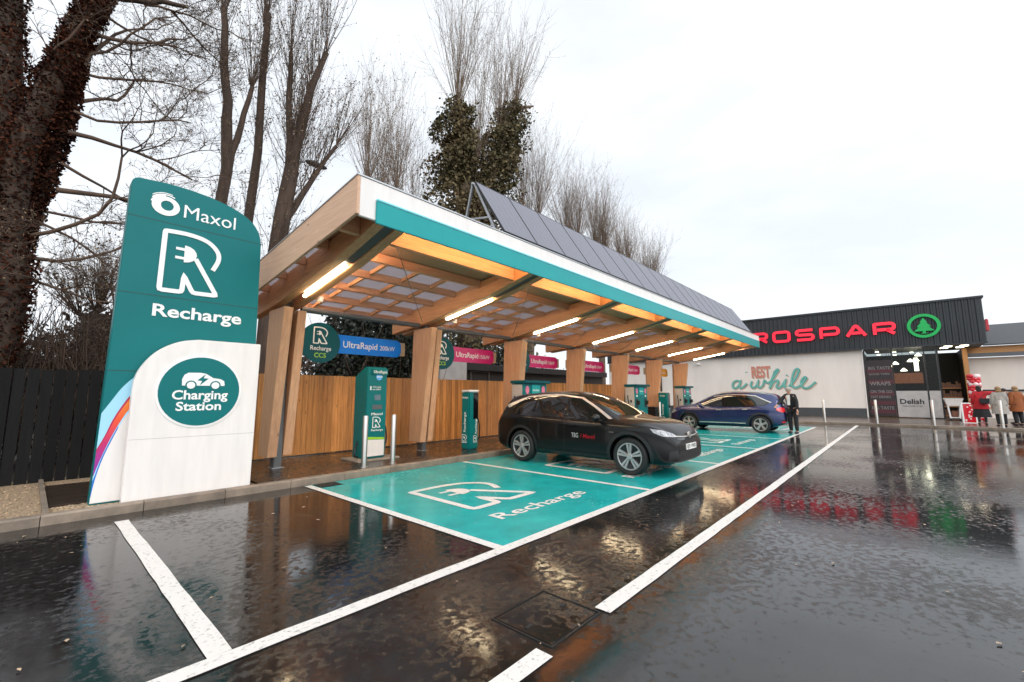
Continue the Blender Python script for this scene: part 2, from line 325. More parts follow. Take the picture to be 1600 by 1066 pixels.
WL = {}                                                        # world location of each created object
def setp(o, label=None, cat=None, group=None, kind=None):
    for k, v in (('label', label), ('category', cat), ('group', group), ('kind', kind)):
        if v: o[k] = v
    return o
def thing(name, label, cat, loc=(0, 0, 0), group=None):
    o = bpy.data.objects.new(name, None); o.empty_display_size = .2; o.location = loc; COL.objects.link(o); WL[o] = Vector(loc)
    return setp(o, label, cat, group)
def raw(name, verts, faces, mat, parent=None, loc=None, smooth=False):
    L0 = Vector(loc) if loc is not None else (WL[parent] if parent else Vector((0, 0, 0)))
    me = bpy.data.meshes.new(name); me.from_pydata([Vector(v)-L0 for v in verts], [], faces)
    if mat: me.materials.append(mat)
    if smooth:
        me.polygons.foreach_set('use_smooth', [True]*len(me.polygons))
    me.update()
    o = bpy.data.objects.new(name, me); COL.objects.link(o); WL[o] = L0
    if parent: o.parent = parent; o.location = L0-WL[parent]
    else: o.location = L0
    return o
def fixn(me):
    bm = bmesh.new(); bm.from_mesh(me); bmesh.ops.recalc_face_normals(bm, faces=bm.faces); bm.to_mesh(me); bm.free()
def part(name, mb, mat, parent, smooth=False, bevel=0, label=None):
    o = raw(name, mb.v, mb.f, mat, parent, None, smooth)
    if bevel: dobevel(o, bevel)
    fixn(o.data)
    if smooth: sharp(o)
    return setp(o, label)
def solo(name, mb, mat, label, cat, loc=None, group=None, smooth=False, bevel=0, kind=None):
    if loc is None: loc = sum(mb.v, Vector())/len(mb.v); loc.z = min(v.z for v in mb.v)
    o = raw(name, mb.v, mb.f, mat, None, loc, smooth)
    if bevel: dobevel(o, bevel)
    fixn(o.data)
    if smooth: sharp(o)
    return setp(o, label, cat, group, kind)
def sharp(o, deg=38):
    o.data.set_sharp_from_angle(angle=math.radians(deg))
def dobevel(o, w):
    bm = bmesh.new(); bm.from_mesh(o.data); bmesh.ops.recalc_face_normals(bm, faces=bm.faces)
    es = [e for e in bm.edges if len(e.link_faces) == 2 and e.calc_face_angle(0) > .5]
    bmesh.ops.bevel(bm, geom=es, offset=w, segments=2, affect='EDGES', clamp_overlap=True); bm.to_mesh(o.data); bm.free()
def struct(name, mb, mat): 
    o = raw(name, mb.v, mb.f, mat); fixn(o.data); o['kind'] = 'structure'; return o
def dup(root, d, label=None, name=None):
    """copy of a thing with copies of its parts and sub-parts, moved by d"""
    r = root.copy(); COL.objects.link(r); r.location = root.location+Vector(d); WL[r] = WL[root]+Vector(d)
    if label: r['label'] = label
    def rec(src, dst):
        for ch in list(src.children):
            c = ch.copy(); COL.objects.link(c); c.parent = dst; WL[c] = WL[ch]+Vector(d); rec(ch, c)
    rec(root, r); return r
def frame(o, x, y):
    x, y = Vector(x).normalized(), Vector(y).normalized(); z = x.cross(y)
    m = Matrix((x, y, z)).transposed().to_4x4(); m.translation = Vector(o); return m
def text(body, fr, x, y, mat, parent, width=None, height=None, d=.002, bold=.0, name='lettering', align='LEFT', shear=0, off=.003):
    """lettering: lower left at (x, y) in frame fr, scaled to width and cap height"""
    cu = bpy.data.curves.new('t', 'FONT'); cu.body = body; cu.extrude = .5; cu.offset = bold; cu.resolution_u = 3; cu.shear = shear
    ob = bpy.data.objects.new('t', cu); COL.objects.link(ob); dg = bpy.context.evaluated_depsgraph_get(); dg.update()
    me = bpy.data.meshes.new_from_object(ob.evaluated_get(dg)); COL.objects.unlink(ob); bpy.data.objects.remove(ob)
    co = np.array([v.co[:] for v in me.vertices]); x0, x1 = co[:, 0].min(), co[:, 0].max(); CAP = .69
    sx = width/(x1-x0) if width else None; sy = height/CAP if height else sx
    sx = sx or sy
    if align == 'CENTER': x -= (x1-x0)*sx/2
    vs = [fr @ Vector(((c[0]-x0)*sx+x, c[1]*sy+y, off+(c[2]+.5)*d)) for c in co]
    fs = [list(p.vertices) for p in me.polygons]; bpy.data.meshes.remove(me)
    return raw(name, vs, fs, mat, parent)
def arc(cx, cy, r, a0, a1, n=10, ry=None):
    ry = ry or r
    return [(cx+r*math.cos(math.radians(a0+(a1-a0)*i/n)), cy+ry*math.sin(math.radians(a0+(a1-a0)*i/n))) for i in range(n+1)]
def circle(cx, cy, r, n=40, ry=None): return arc(cx, cy, r, 0, 360*(n-1)/n, n-1, ry)
def smooth2(pts, n=6, closed=False):
    """Catmull-Rom through 2D/3D points"""
    P = [Vector(p) for p in pts]; out = []; k = len(P); rng = range(k) if closed else range(k-1)
    for i in rng:
        a, b = P[i], P[(i+1) % k]; p = P[i-1] if (i or closed) else a; q = P[(i+2) % k] if (i < k-2 or closed) else b
        for j in range(n):
            t = j/n; out.append(.5*((2*a)*1+(b-p)*t+(2*p-5*a+4*b-q)*t*t+(3*a-p-3*b+q)*t**3))
    if not closed: out.append(P[-1])
    return [tuple(v) for v in out]
def rline(pts, r, n=4):
    """round the corners of an open 2D polyline"""
    P = [Vector(p).to_2d() for p in pts]; out = [P[0]]
    for i in range(1, len(P)-1):
        a, b, c = P[i-1], P[i], P[i+1]; rr = min(r, (a-b).length*.45, (c-b).length*.45)
        s, e = b+(a-b).normalized()*rr, b+(c-b).normalized()*rr
        for j in range(n+1): t = j/n; out.append(s*(1-t)**2+b*2*t*(1-t)+e*t*t)
    out.append(P[-1]); return [tuple(v) for v in out]
G0 = lambda h: frame((0, 0, h), (1, 0, 0), (0, 1, 0))            # ground plan
FRONT = lambda yy: frame((0, yy, 0), (1, 0, 0), (0, 0, 1))       # plane facing the car park (-Y): coords (x, z)

# ------------------------------------------------------------------ the ground
def rect(mb, x0, y0, x1, y1, z): return mb.add([(x0,y0,z),(x1,y0,z),(x1,y1,z),(x0,y1,z)], [(0,1,2,3)])
struct('ground', rect(MB(), -400, -400, 600, 500, -.012), M['field'])
struct('car_park_asphalt', rect(MB(), -40, -60, 27.2, 7.5, 0), M['asphalt'])
struct('parking_bay_surface', rect(MB(), 3.22, 3.0, 23.75, 7.46, .004), M['teal_road'])
def road_line(p, q, w, name='road_line'):
    p, q = Vector((*p, 0)), Vector((*q, 0)); d = (q-p).normalized(); n = Vector((-d.y, d.x, 0))*w/2
    k = max(2, int((q-p).length/.25)); top, bot = [], []
    r = random.Random(hash((round(p.x, 2), round(q.y, 2))) & 1023)
    for i in range(k+1):
        c = p+(q-p)*i/k; top.append(c+n*(1+r.uniform(-.07, .07))); bot.append(c-n*(1+r.uniform(-.07, .07)))
    z = Vector((0, 0, .008)); mb = MB().add([v+z for v in top+bot], [(i, k+1+i, k+2+i, i+1) for i in range(k)])
    return struct(name, mb, M['white_road'])
Z = 3.0; B = 3.4265
road_line((-1.5, Z-.0), (23.8, Z-.0), .125, 'outer_bay_line')
for n in range(7):
    x = 3.22+B*n; road_line((x, 7.42), (x, Z+.065), .11, 'bay_line')
road_line((.88, 7.07), (.88, Z+.065), .125, 'bay_line')
road_line((2.80, 1.67), (26.3, 1.67), .125, 'lane_line'); road_line((-2, 1.67), (2.14, 1.67), .125, 'lane_line')

# kerbs, footpath, gravel beds
def kerbs(name, p, q, h, w, step):
    p, q = Vector((*p, 0)), Vector((*q, 0)); d = (q-p).normalized(); n = Vector((-d.y, d.x, 0)); L = (q-p).length; k = int(L/step); mb = MB()
    for i in range(k):
        a, b = p+d*(L*i/k+.004), p+d*(L*(i+1)/k-.004); c = .02
        prof = [(0, -.01), (0, h-c), (c, h), (w, h), (w, -.01)]
        lo = [a+n*s+Vector((0, 0, t)) for s, t in prof]; hi = [b+n*s+Vector((0, 0, t)) for s, t in prof]; m = len(prof)
        mb.add(lo+hi, [list(range(m)), list(range(m, 2*m))]+[(j, (j+1) % m, m+(j+1) % m, m+j) for j in range(m)])
    return struct(name, mb, M['kerb'])
kerbs('footpath_kerb', (-14.5, 7.5), (26.9, 7.5), .12, .125, .915)
struct('footpath', rect(MB(), 2.55, 7.62, 26.9, 10.32, .115), M['asphalt_path'])
struct('gravel_bed', rect(MB(), -14.5, 7.62, 2.55, 11.0, .085), M['gravel'])
mb = MB()
for i in range(5): mb.box((.30, 8.12+i*.36, .08), (.93, 8.12+i*.36+.34, .118))
struct('timber_path_boards', mb, pmat('wet_brown_boards', (.035, .022, .015), .3, var=.3, stretch=(2, 12, 2)))
mb = MB().box((.235, 7.63, .06), (.285, 10.5, .15))
struct('timber_path_edging', mb, M['kerb'])
def gravel():
    r = random.Random(3); mb = MB()
    for k in range(2600):
        x = r.choice((r.uniform(-1.3, .22), r.uniform(.32, 1.0), r.uniform(.6, 1.0), r.uniform(1.0, 2.5))); y = r.uniform(7.64, 8.1) if x > .3 else r.uniform(7.64, 10.4)
        if .64 < x < 2.5 and y > 7.63 and y < 8.0 and r.random() < .5: y = r.uniform(7.63, 7.68)
        s = r.uniform(.010, .022); mb.ball((x, y, .088), (s, s*r.uniform(.6, 1), s*.6), 5, 3)
    o = raw('gravel_stones', mb.v, mb.f, pmat('gravel_stone', (.34, .24, .15), .7, island=.5)); o['kind'] = 'stuff'
gravel()
# shop side
kerbs('shop_kerb', (26.9, 10.6), (27.15, -.1), .10, .125, .915); kerbs('shop_kerb', (27.15, -.1), (26.0, -14), .10, .125, .915)
struct('shop_pavement', MB().add([(27.05, 10.3, .096), (27.27, -.1, .096), (26.1, -14, .096), (26.1, -30, .096), (60, -30, .096), (60, 24, .096), (27.05, 24, .096)], [tuple(range(7))]), pmat('wet_brown_paving', (.10, .07, .055), .22, var=.3, vscale=3, bump=.2))

# tarmac leaf litter
def litter():
    r = random.Random(11); mb = MB()
    for k in range(230):
        x, y = r.uniform(-.5, 14), r.uniform(-5, 7.3); s = r.uniform(.008, .028); a = r.uniform(0, 6.3); fr = frame((x, y, .010), (math.cos(a), math.sin(a), r.uniform(-.2, .2)), (-math.sin(a), math.cos(a), 0))
        mb.add([fr @ Vector(p) for p in ((-s, 0, 0), (0, -s*.5, .003), (s, 0, .001), (0, s*.5, .004))], [(0, 1, 2, 3)])
    o = raw('leaf_litter', mb.v, mb.f, M['litter']); o['kind'] = 'stuff'
litter()

# ironwork
t = thing('inspection_cover', 'dark rectangular inspection cover set in the tarmac in the gap of the white lane line', 'manhole cover', (2.48, 1.92, 0))
part('cover_plate', MB().box((2.232, 1.692, -.01), (2.748, 2.148, .005)), M['asphalt'], t)
fmb = MB(); 
for a, b in (((2.21, 1.668), (2.77, 1.676)), ((2.21, 2.164), (2.77, 2.172)), ((2.21, 1.6765), (2.218, 2.1635)), ((2.762, 1.6765), (2.77, 2.1635))): fmb.box((*a, -.01), (*b, .007))
part('cover_frame', fmb, M['iron'], t)
for q in ((2.3, 1.92), (2.68, 1.92)): part('lifting_key_hole', MB().box((q[0]-.03, q[1]-.012, .0), (q[0]+.03, q[1]+.012, .009)), M['black'], t)
t = thing('drain_grate', 'black iron drain grate at the corner of the nearest teal bay', 'drain', (3.5, 7.25, 0))
part('grate_pan', MB().box((3.3, 7.1, -.02), (3.68, 7.43, .007)), M['black'], t)
gb = MB()
for i in range(9): gb.box((3.315+i*.04, 7.11, 0), (3.335+i*.04, 7.42, .013))
part('grate_bars', gb, M['iron'], t)

# ------------------------------------------------------------------ logo of an R drawn by a cable with a plug
RP = [(1.747, 3.426), (1.813, 3.604), (1.785, 3.745), (1.64, 3.87), (1.40, 3.915), (1.128, 3.902), (1.119, 3.016), (1.383, 3.022), (1.395, 3.272), (1.516, 3.03), (1.819, 3.037), (1.519, 3.56)]
def r_logo(fr, x, y, w, h, mat, parent, d=.004, off=.003, name='cable_letter_emblem'):
    f = lambda p: (x+(p[0]-1.119)/.70*w, y+(p[1]-3.016)/.9*h)
    bowl = smooth2(RP[:6], 4); pts = [f(p) for p in bowl]+[f(p) for p in RP[6:]]
    mb = MB(); mb.stroke(rline(pts, .035*w/.7, 2), .062*w/.7, fr, off, off+d, climb=d*.004)
    body = [(1.375, 3.736), (1.375, 3.477)]+[(1.375+.155*math.cos(a), 3.606+.13*math.sin(a)) for a in [-1.5+3*i/8 for i in range(9)]]
    mb.prism([f(p) for p in body], fr, off, off+d*1.15)
    for zz in (3.671, 3.535): mb.prism([f(p) for p in ((1.27, zz-.02), (1.38, zz-.02), (1.38, zz+.02), (1.27, zz+.02))], fr, off, off+d*.9)
    return part(name, mb, mat, parent) if parent else mb

for n in (0, 1, 2, 3, 5):
    x = 3.22+B*n
    ob = struct('road_emblem', r_logo(G0(0), x+.82, 4.30, 1.27, 1.45, None, None, .0005, .009), M['white_road'])
    tx = text('Recharge', G0(0), x+.72, 3.70, M['white_road'], None, width=1.9, height=.24, d=.0005, bold=.012, name='road_lettering', off=.009); tx['kind'] = 'structure'

# ------------------------------------------------------------------ totem sign
def totem():
    t = thing('totem_sign', 'tall teal and white totem sign with charging station roundel beside the kerb', 'sign', (1.6, 7.8, .1))
    F = FRONT(7.85)
    top = [(.64, .09), (.705, 4.40)]+arc(.80, 4.50, .095, 180, 95, 5)+[(.95, 4.61)]+smooth2([(1.1, 4.625), (1.4, 4.62), (1.75, 4.575), (2.05, 4.485), (2.25, 4.36), (2.36, 4.20), (2.40, 4.03)], 4)+[(2.405, 3.85), (2.47, .09)]
    body = part('teal_panel', MB().prism(top, F, -.22, 0), M['teal'], t, bevel=.008)
    for z, n in ((4.025, 1), (2.92, 1), (1.83, 1)):
        part('panel_joint', MB().prism([(.69 if z > 2 else .665, z-.006), (2.43, z-.006), (2.43, z+.006), (.69 if z > 2 else .665, z+.006)], F, .0, .0015), M['seam'], t)
    # sweeping coloured bands across the lower left corner
    L = lambda z: .645+(z-.1)/4.3*.065
    curves = [([(1.08, 1.86), (.95, 1.74), (.84, 1.60), (.745, 1.42), (.69, 1.26)], 'sky_blue'), ([(1.08, 1.63), (.95, 1.52), (.86, 1.36), (.78, 1.17), (.72, .97), (.675, .80)], 'crimson'),
              ([(1.08, 1.585), (.95, 1.475), (.87, 1.33), (.80, 1.17), (.735, .97), (.675, .76)], 'stripe'), ([(1.08, 1.44), (.95, 1.33), (.86, 1.15), (.775, .92), (.70, .66), (.655, .45)], 'sky_blue'),
              ([(.84, 1.09), (.775, .90), (.71, .68), (.67, .48)], 'blue'), ([(1.08, 1.39), (.95, 1.285), (.87, 1.13), (.79, .90), (.72, .66), (.67, .40), (.655, .16)], 'white')]
    for i, (c, m) in enumerate(curves):
        c = c if m == 'blue' else c[:-1]+[(L(c[-1][1]), c[-1][1])]; pts = smooth2(c, 5); z1 = pts[-1][1]
        poly = pts+[(L(z1)-.0, z1-.01), (L(.12), .12), (1.08, .12)] if m != 'blue' else pts+[(L(.40), .40), (L(.2), .2), (.69, .2), (.74, .5), (.84, .9)]
        part('graphic_band', MB().prism(poly, F, .0, .002+.002*i), M[m], t)
    # white front panel
    Wf = FRONT(7.665)
    wp = [(.93, .09), (.925, 1.56)]+smooth2([(.93, 1.68), (.965, 1.82), (1.04, 1.97), (1.15, 2.11), (1.30, 2.22), (1.45, 2.28), (1.62, 2.31)], 4)+[(2.445, 2.31), (2.43, .09)]
    w = part('white_panel', MB().prism(wp, Wf, -.13, 0), M['white'], t, bevel=.006)
    part('panel_joint', MB().prism([(.94, .905), (2.425, .905), (2.425, .911), (.94, .911)], Wf, 0, .0008), M['seamw'], t)
    c = (1.685, 1.555)
    d0 = part('roundel_rim', MB().prism(circle(*c, .525, 48), Wf, 0, .012), M['white2'], t)
    d1 = part('roundel', MB().prism(circle(*c, .495, 48), Wf, 0, .018), M['teal'], t)
    # little electric car, two lines of words
    car = [(-.23, .08), (-.235, .17), (-.21, .235), (-.165, .265), (-.02, .268), (.05, .255), (.14, .195), (.24, .18), (.285, .15), (.295, .09), (.285, .08)]
    mb = MB().prism([(c[0]+x, c[1]+z) for x, z in car], Wf, .018, .022)
    part('car_pictogram', mb, M['white2'], d1)
    for wx in (-.125, .175):
        part('pictogram_wheel', MB().prism(circle(c[0]+wx, c[1]+.085, .068, 24), Wf, .018, .0235), M['teal'], d1)
        part('pictogram_hub', MB().prism(circle(c[0]+wx, c[1]+.085, .05, 24), Wf, .018, .025), M['white2'], d1)
    part('pictogram_bolt', MB().prism([(c[0]+x, c[1]+z) for x, z in ((.045, .25), (-.055, .155), (.005, .15), (-.02, .085), (.085, .185), (.02, .19))], Wf, .018, .0235), M['teal'], d1)
    text('Charging', Wf, c[0]-.335, c[1]-.115, M['white2'], d1, .68, .125, .004, .022, off=.018)
    text('Station', Wf, c[0]-.28, c[1]-.275, M['white2'], d1, .55, .12, .004, .022, off=.018)
    # upper lettering and emblems
    g = (1.105, 4.27)
    def ring():
        mb = MB(); o = circle(g[0], g[1], .165, 40, .145); i = [(g[0]+.015+x, g[1]+.008+y) for x, y in circle(0, 0, .075, 40)]
        n = 40; vs = [F @ Vector((*p, d)) for d in (.003, .008) for p in o+i]
        for k in range(n):
            j = (k+1) % n; mb.f += [[2*n+k, 2*n+j, 3*n+j, 3*n+k], [k, j, 2*n+j, 2*n+k], [n+j, n+k, 3*n+k, 3*n+j]]
        mb.v = vs; return mb
    part('swirl_emblem', ring(), M['white2'], t)
    sw = MB()
    for k, (r, a0, a1, ww) in enumerate(((.19, 150, 60, .016), (.215, 140, 72, .012), (.172, 170, 95, .02))):
        sw.stroke([(g[0]+x, g[1]+y*.9) for x, y in arc(0, 0, r, a0, a1, 8)], ww, F, .003, .0065+.001*k)
    part('swirl_spikes', sw, M['white2'], t)
    text('Maxol', F, 1.325, 4.165, M['white2'], t, .68, .20, .005, 0)
    r_logo(F, 1.119, 3.016, .70, .90, M['white2'], t, .006)
    text('Recharge', F, 1.07, 2.63, M['white2'], t, 1.12, .17, .005, .022)
totem()

# ------------------------------------------------------------------ canopy
PX = [3.3+B*k for k in range(7)]                                    # posts along X
VF, VB = 5.12, 10.25                                               # front and back of the roof (Y)
roof_z = lambda y: 4.22-.12*(y-5.1)                                # underside of the deck
def raft_bot(y):
    P = [(5.25, 3.93), (6.5, 3.63), (8.3, 3.34), (8.8, 3.26), (10.2, 3.13)]
    for (a, za), (b, zb) in zip(P, P[1:]):
        if y <= b: return za+(zb-za)*(y-a)/(b-a)
    return 3.13
CAN = thing('timber_canopy', 'long timber charging canopy with white and teal fascia, leaning timber posts and glazed roof', 'canopy', (13.5, 8.9, .115))
def canopy():
    x0, x1 = 2.70, 24.42
    # posts
    for k, x in enumerate(PX):
        p = part('steel_post', MB().box((x-.07, 8.99, .10), (x+.07, 9.2, 3.34)), M['steel'], CAN, bevel=.008)
        part('base_plate', MB().box((x-.11, 8.95, .113), (x+.11, 9.24, .125)), M['galv'], p)
        for s in (-1, 1):
            a, b = (x-.25, x-.085) if s < 0 else (x+.085, x+.25)
            f0, f1 = (8.82, 8.45) if s < 0 else (8.98, 8.66)         # front edge: foot, head
            z0 = .34
            lo = [(a, f0, z0), (b, f0, z0), (b, f0+.48, z0), (a, f0+.48, z0)]; hi = [(a, f1, 3.15), (b, f1, 3.15), (b, f1+.76, 3.15), (a, f1+.76, 3.15)]
            part('timber_fin', MB().hexa(lo, hi), M['wood_z'], p, bevel=.006)
        part('post_head', MB().box((x-.055, 8.9, 3.345), (x+.055, 9.1, 3.5)), M['galv'], p)
    # paired rafters
    for k, x in enumerate(PX):
        for a in (x-.25, x+.085):
            b = a+.165; ys = [5.22, 6.5, 8.3, 8.8, 10.2]; mb = MB(); n = len(ys)
            prof = [(y, raft_bot(y)) for y in ys]+[(10.2, roof_z(10.2)-.05), (5.22, roof_z(5.22)-.03)]
            m = len(prof); mb.add([(a, y, z) for y, z in prof]+[(b, y, z) for y, z in prof], [list(range(m))[::-1], list(range(m, 2*m))]+[(i, (i+1) % m, m+(i+1) % m, m+i) for i in range(m)])
            part('rafter', mb, M['wood_y'], CAN, bevel=.006)
        a, b = x-.08, x+.08
        part('rafter_flange', MB().hexa([(a, 5.25, 3.95), (b, 5.25, 3.95), (b, 6.55, raft_bot(6.55)+.02), (a, 6.55, raft_bot(6.55)+.02)], [(a, 5.25, 4.05), (b, 5.25, 4.05), (b, 6.55, raft_bot(6.55)+.10), (a, 6.55, raft_bot(6.55)+.10)]), M['steel'], CAN)
        z6, z8 = raft_bot(6.62)-.01, raft_bot(8.2)-.01
        lt = part('light_fitting', MB().hexa([(x-.07, 6.6, z6+.06), (x+.07, 6.6, z6+.06), (x+.07, 8.22, z8+.06), (x-.07, 8.22, z8+.06)], [(x-.07, 6.6, z6+.13), (x+.07, 6.6, z6+.13), (x+.07, 8.22, z8+.13), (x-.07, 8.22, z8+.13)]), M['galv'], CAN)
        part('light_tube', MB().tube([(x, 6.63, z6), (x, 8.19, z8)], .034, 10), M['tube'], lt, smooth=True)
        c = x+.262
        part('added_led_strip', MB().hexa([(c, 5.7, 3.98), (c+.02, 5.7, 3.98), (c+.02, 9.9, 3.40), (c, 9.9, 3.40)], [(c, 5.7, 4.01), (c+.02, 5.7, 4.01), (c+.02, 9.9, 3.43), (c, 9.9, 3.43)]), M['led'], CAN)  # added unseen strip, brightens the canopy underside with warm light
    # deck: solid ply over the front strip, glass behind
    ya, yb = 5.16, 6.95
    part('roof_deck', MB().hexa([(x0+.05, ya, roof_z(ya)), (x1-.05, ya, roof_z(ya)), (x1-.05, yb, roof_z(yb)), (x0+.05, yb, roof_z(yb))], [(x0+.05, ya, roof_z(ya)+.03), (x1-.05, ya, roof_z(ya)+.03), (x1-.05, yb, roof_z(yb)+.03), (x0+.05, yb, roof_z(yb)+.03)]), M['soffit'], CAN)
    part('roof_sheet', MB().hexa([(x0+.05, ya, roof_z(ya)+.033), (x1-.05, ya, roof_z(ya)+.033), (x1-.05, yb-.1, roof_z(yb)+.045), (x0+.05, yb-.1, roof_z(yb)+.045)], [(x0+.05, ya, roof_z(ya)+.06), (x1-.05, ya, roof_z(ya)+.06), (x1-.05, yb-.1, roof_z(yb)+.07), (x0+.05, yb-.1, roof_z(yb)+.07)]), M['roofing'], CAN)
    rows = [6.78, 7.62, 8.46, 9.30, 10.10]
    gl = 10.2
    part('roof_glazing', MB().hexa([(x0+.05, 6.96, roof_z(6.96)), (x1-.05, 6.96, roof_z(6.96)), (x1-.05, gl, roof_z(gl)), (x0+.05, gl, roof_z(gl))], [(x0+.05, 6.96, roof_z(6.96)+.02), (x1-.05, 6.96, roof_z(6.96)+.02), (x1-.05, gl, roof_z(gl)+.02), (x0+.05, gl, roof_z(gl)+.02)]), M['glazing'], CAN)
    spans = [(x0+.04, PX[0]-.255)]+[(PX[k]+.255, PX[k+1]-.255) for k in range(6)]+[(PX[6]+.255, x1-.04)]
    for (a, b) in spans:
        for y in [5.78]+rows:
            h = .30 if y < 6 else (.17 if y < 7 else .15); w = .09
            z = roof_z(y)-.004
            part('purlin', MB().box((a, y-w/2, z-h), (b, y+w/2, z-.006*1)), M['wood_x'], CAN, bevel=.004)
        if b-a > 1: part('added_led_strip', MB().box((a+.02, VF+.07, 4.10), (b-.02, VF+.09, 4.13)), M['added_led2'], CAN)  # added strip hidden behind the fascia, for the amber glow on the front purlin
        nn = 4 if b-a > 1 else 1
        for i in range(1, nn):
            x = a+(b-a)*i/nn; mb = MB()
            for ya_, yb_ in zip(rows, rows[1:]):
                p, q = (x, ya_+.05, roof_z(ya_)-.05), (x, yb_-.05, roof_z(yb_)-.05); mb.bar(p, q, .06, .075)
            part('noggin_row', mb, M['wood_y'], CAN)
    # fascias
    zf1 = 4.40
    F = FRONT(VF)
    part('white_fascia', MB().box((x0, VF, 3.85), (x1, VF+.05, zf1)), M['white'], CAN, bevel=.006)
    part('teal_fascia', MB().box((2.93, VF-.035, 3.80), (x1-.16, VF-.001, 4.115)), M['teal_lite'], CAN, bevel=.006)
    part('highlight_lip', MB().box((2.93, VF-.042, 4.118), (x1-.16, VF-.001, 4.15)), M['cyan_lip'], CAN, bevel=.008)  # bright edge highlight put into the paler cyan colour
    for k, xe in enumerate((x0-.0, x1)):
        a, b = (xe-.045, xe-.001) if k == 0 else (xe+.001, xe+.045)
        ft = lambda y: 4.40-.12*(y-5.1)
        part('end_board', MB().hexa([(a, VF, ft(VF)-.53), (b, VF, ft(VF)-.53), (b, VB, ft(VB)-.55), (a, VB, ft(VB)-.55)], [(a, VF, ft(VF)), (b, VF, ft(VF)), (b, VB, ft(VB)), (a, VB, ft(VB))]), M['wood_pale'], CAN, bevel=.004)
        part('edge_trim', MB().hexa([(a-.01, VF-.01, ft(VF)+.002), (b+.01, VF-.01, ft(VF)+.002), (b+.01, VB, ft(VB)+.002), (a-.01, VB, ft(VB)+.002)], [(a-.01, VF-.01, ft(VF)+.02), (b+.01, VF-.01, ft(VF)+.02), (b+.01, VB, ft(VB)+.02), (a-.01, VB, ft(VB)+.02)]), M['galv'], CAN)
    part('top_trim', MB().box((x0-.01, VF-.012, zf1+.002), (x1+.01, VF+.07, zf1+.022)), M['galv'], CAN)
    # tie tubes between the posts, diagonal cables
    for k in range(6):
        part('tie_tube', MB().tube([(PX[k]+.26, 8.97, 3.235), (PX[k+1]-.26, 8.97, 3.235)], .06, 12), M['steel'], CAN, smooth=True)
        part('brace_cable', MB().tube([(PX[k]+.1, 5.5, 3.98), (PX[k+1]-.2, 8.9, 3.3)], .008, 5), M['cable'], CAN)
    for k in range(7):
        part('security_camera', MB().tube([(PX[k]+.34, 8.28, 3.30), (PX[k]+.34, 8.28, 3.40)], [.05, .06], 10), M['white'], CAN, smooth=True)
canopy()

# solar panels
def solar():
    yb, zb, yt, zt = 5.38, 4.60, 6.22, 5.90
    names = ['first', 'second', 'third', 'fourth', 'fifth', 'sixth', 'seventh', 'eighth', 'ninth', 'tenth', 'eleventh', 'twelfth', 'thirteenth', 'fourteenth', 'fifteenth', 'sixteenth', 'seventeenth', 'eighteenth']
    first = None; W = 1.02
    up = Vector((0, yt-yb, zt-zb)); L = up.length; up.normalize()
    for i in range(18):
        x = 5.80+W*i; lab = f'{names[i]} dark solar panel from the near end of the row on the canopy roof'
        if first is None:
            fr = frame((x, yb, zb), (1, 0, 0), up)
            t = thing('solar_panel', lab, 'solar panel', (x, yb, zb), 'solar panels tilted on the canopy roof')
            part('glass_face', MB().prism([(.02, .02), (W-.025, .02), (W-.025, L-.02), (.02, L-.02)], fr, -.025, .002), M['solar'], t)
            fb = MB()
            for a, b in (((0, 0), (W-.005, .018)), ((0, L-.018), (W-.005, L)), ((0, .0185), (.018, L-.0185)), ((W-.023, .0185), (W-.005, L-.0185))):
                fb.prism([a, (b[0], a[1]), b, (a[0], b[1])], fr, -.035, .006)
            part('panel_frame', fb, M['black'], t)
            gl = MB()
            for c in range(1, 6): gl.prism([(W*c/6-.002, .02), (W*c/6+.002, .02), (W*c/6+.002, L-.02), (W*c/6-.002, L-.02)], fr, .002, .0026)
            part('cell_lines', gl, pmat('cell_line', (.06, .065, .08), .3), t)
            first = t
        else: dup(first, (W*i, 0, 0), lab)
    s = thing('panel_mounting_frame', 'galvanised A shaped mounting frame under the row of solar panels on the roof', 'frame', (14.5, 6.2, 4.2))
    xs = [5.83]+[5.80+W*i for i in range(2, 18, 2)]+[24.1]
    for x in xs:
        part('front_leg', MB().bar((x, 5.42, 4.27), (x, 6.24, 5.84), .05, .05), M['galv'], s)
        part('rear_leg', MB().bar((x, 6.31, 5.90), (x, 6.78, 4.2), .045, .045), M['galv'], s)
        part('cross_bar', MB().bar((x, 5.85, 5.02), (x, 6.5, 5.15), .035, .035), M['galv'], s)
    part('top_rail', MB().bar((5.78, 6.30, 5.87), (24.15, 6.30, 5.87), .05, .05), M['galv'], s)
    part('foot_rail', MB().bar((5.78, 6.80, 4.16), (24.15, 6.80, 4.16), .06, .08), M['galv'], s)
solar()

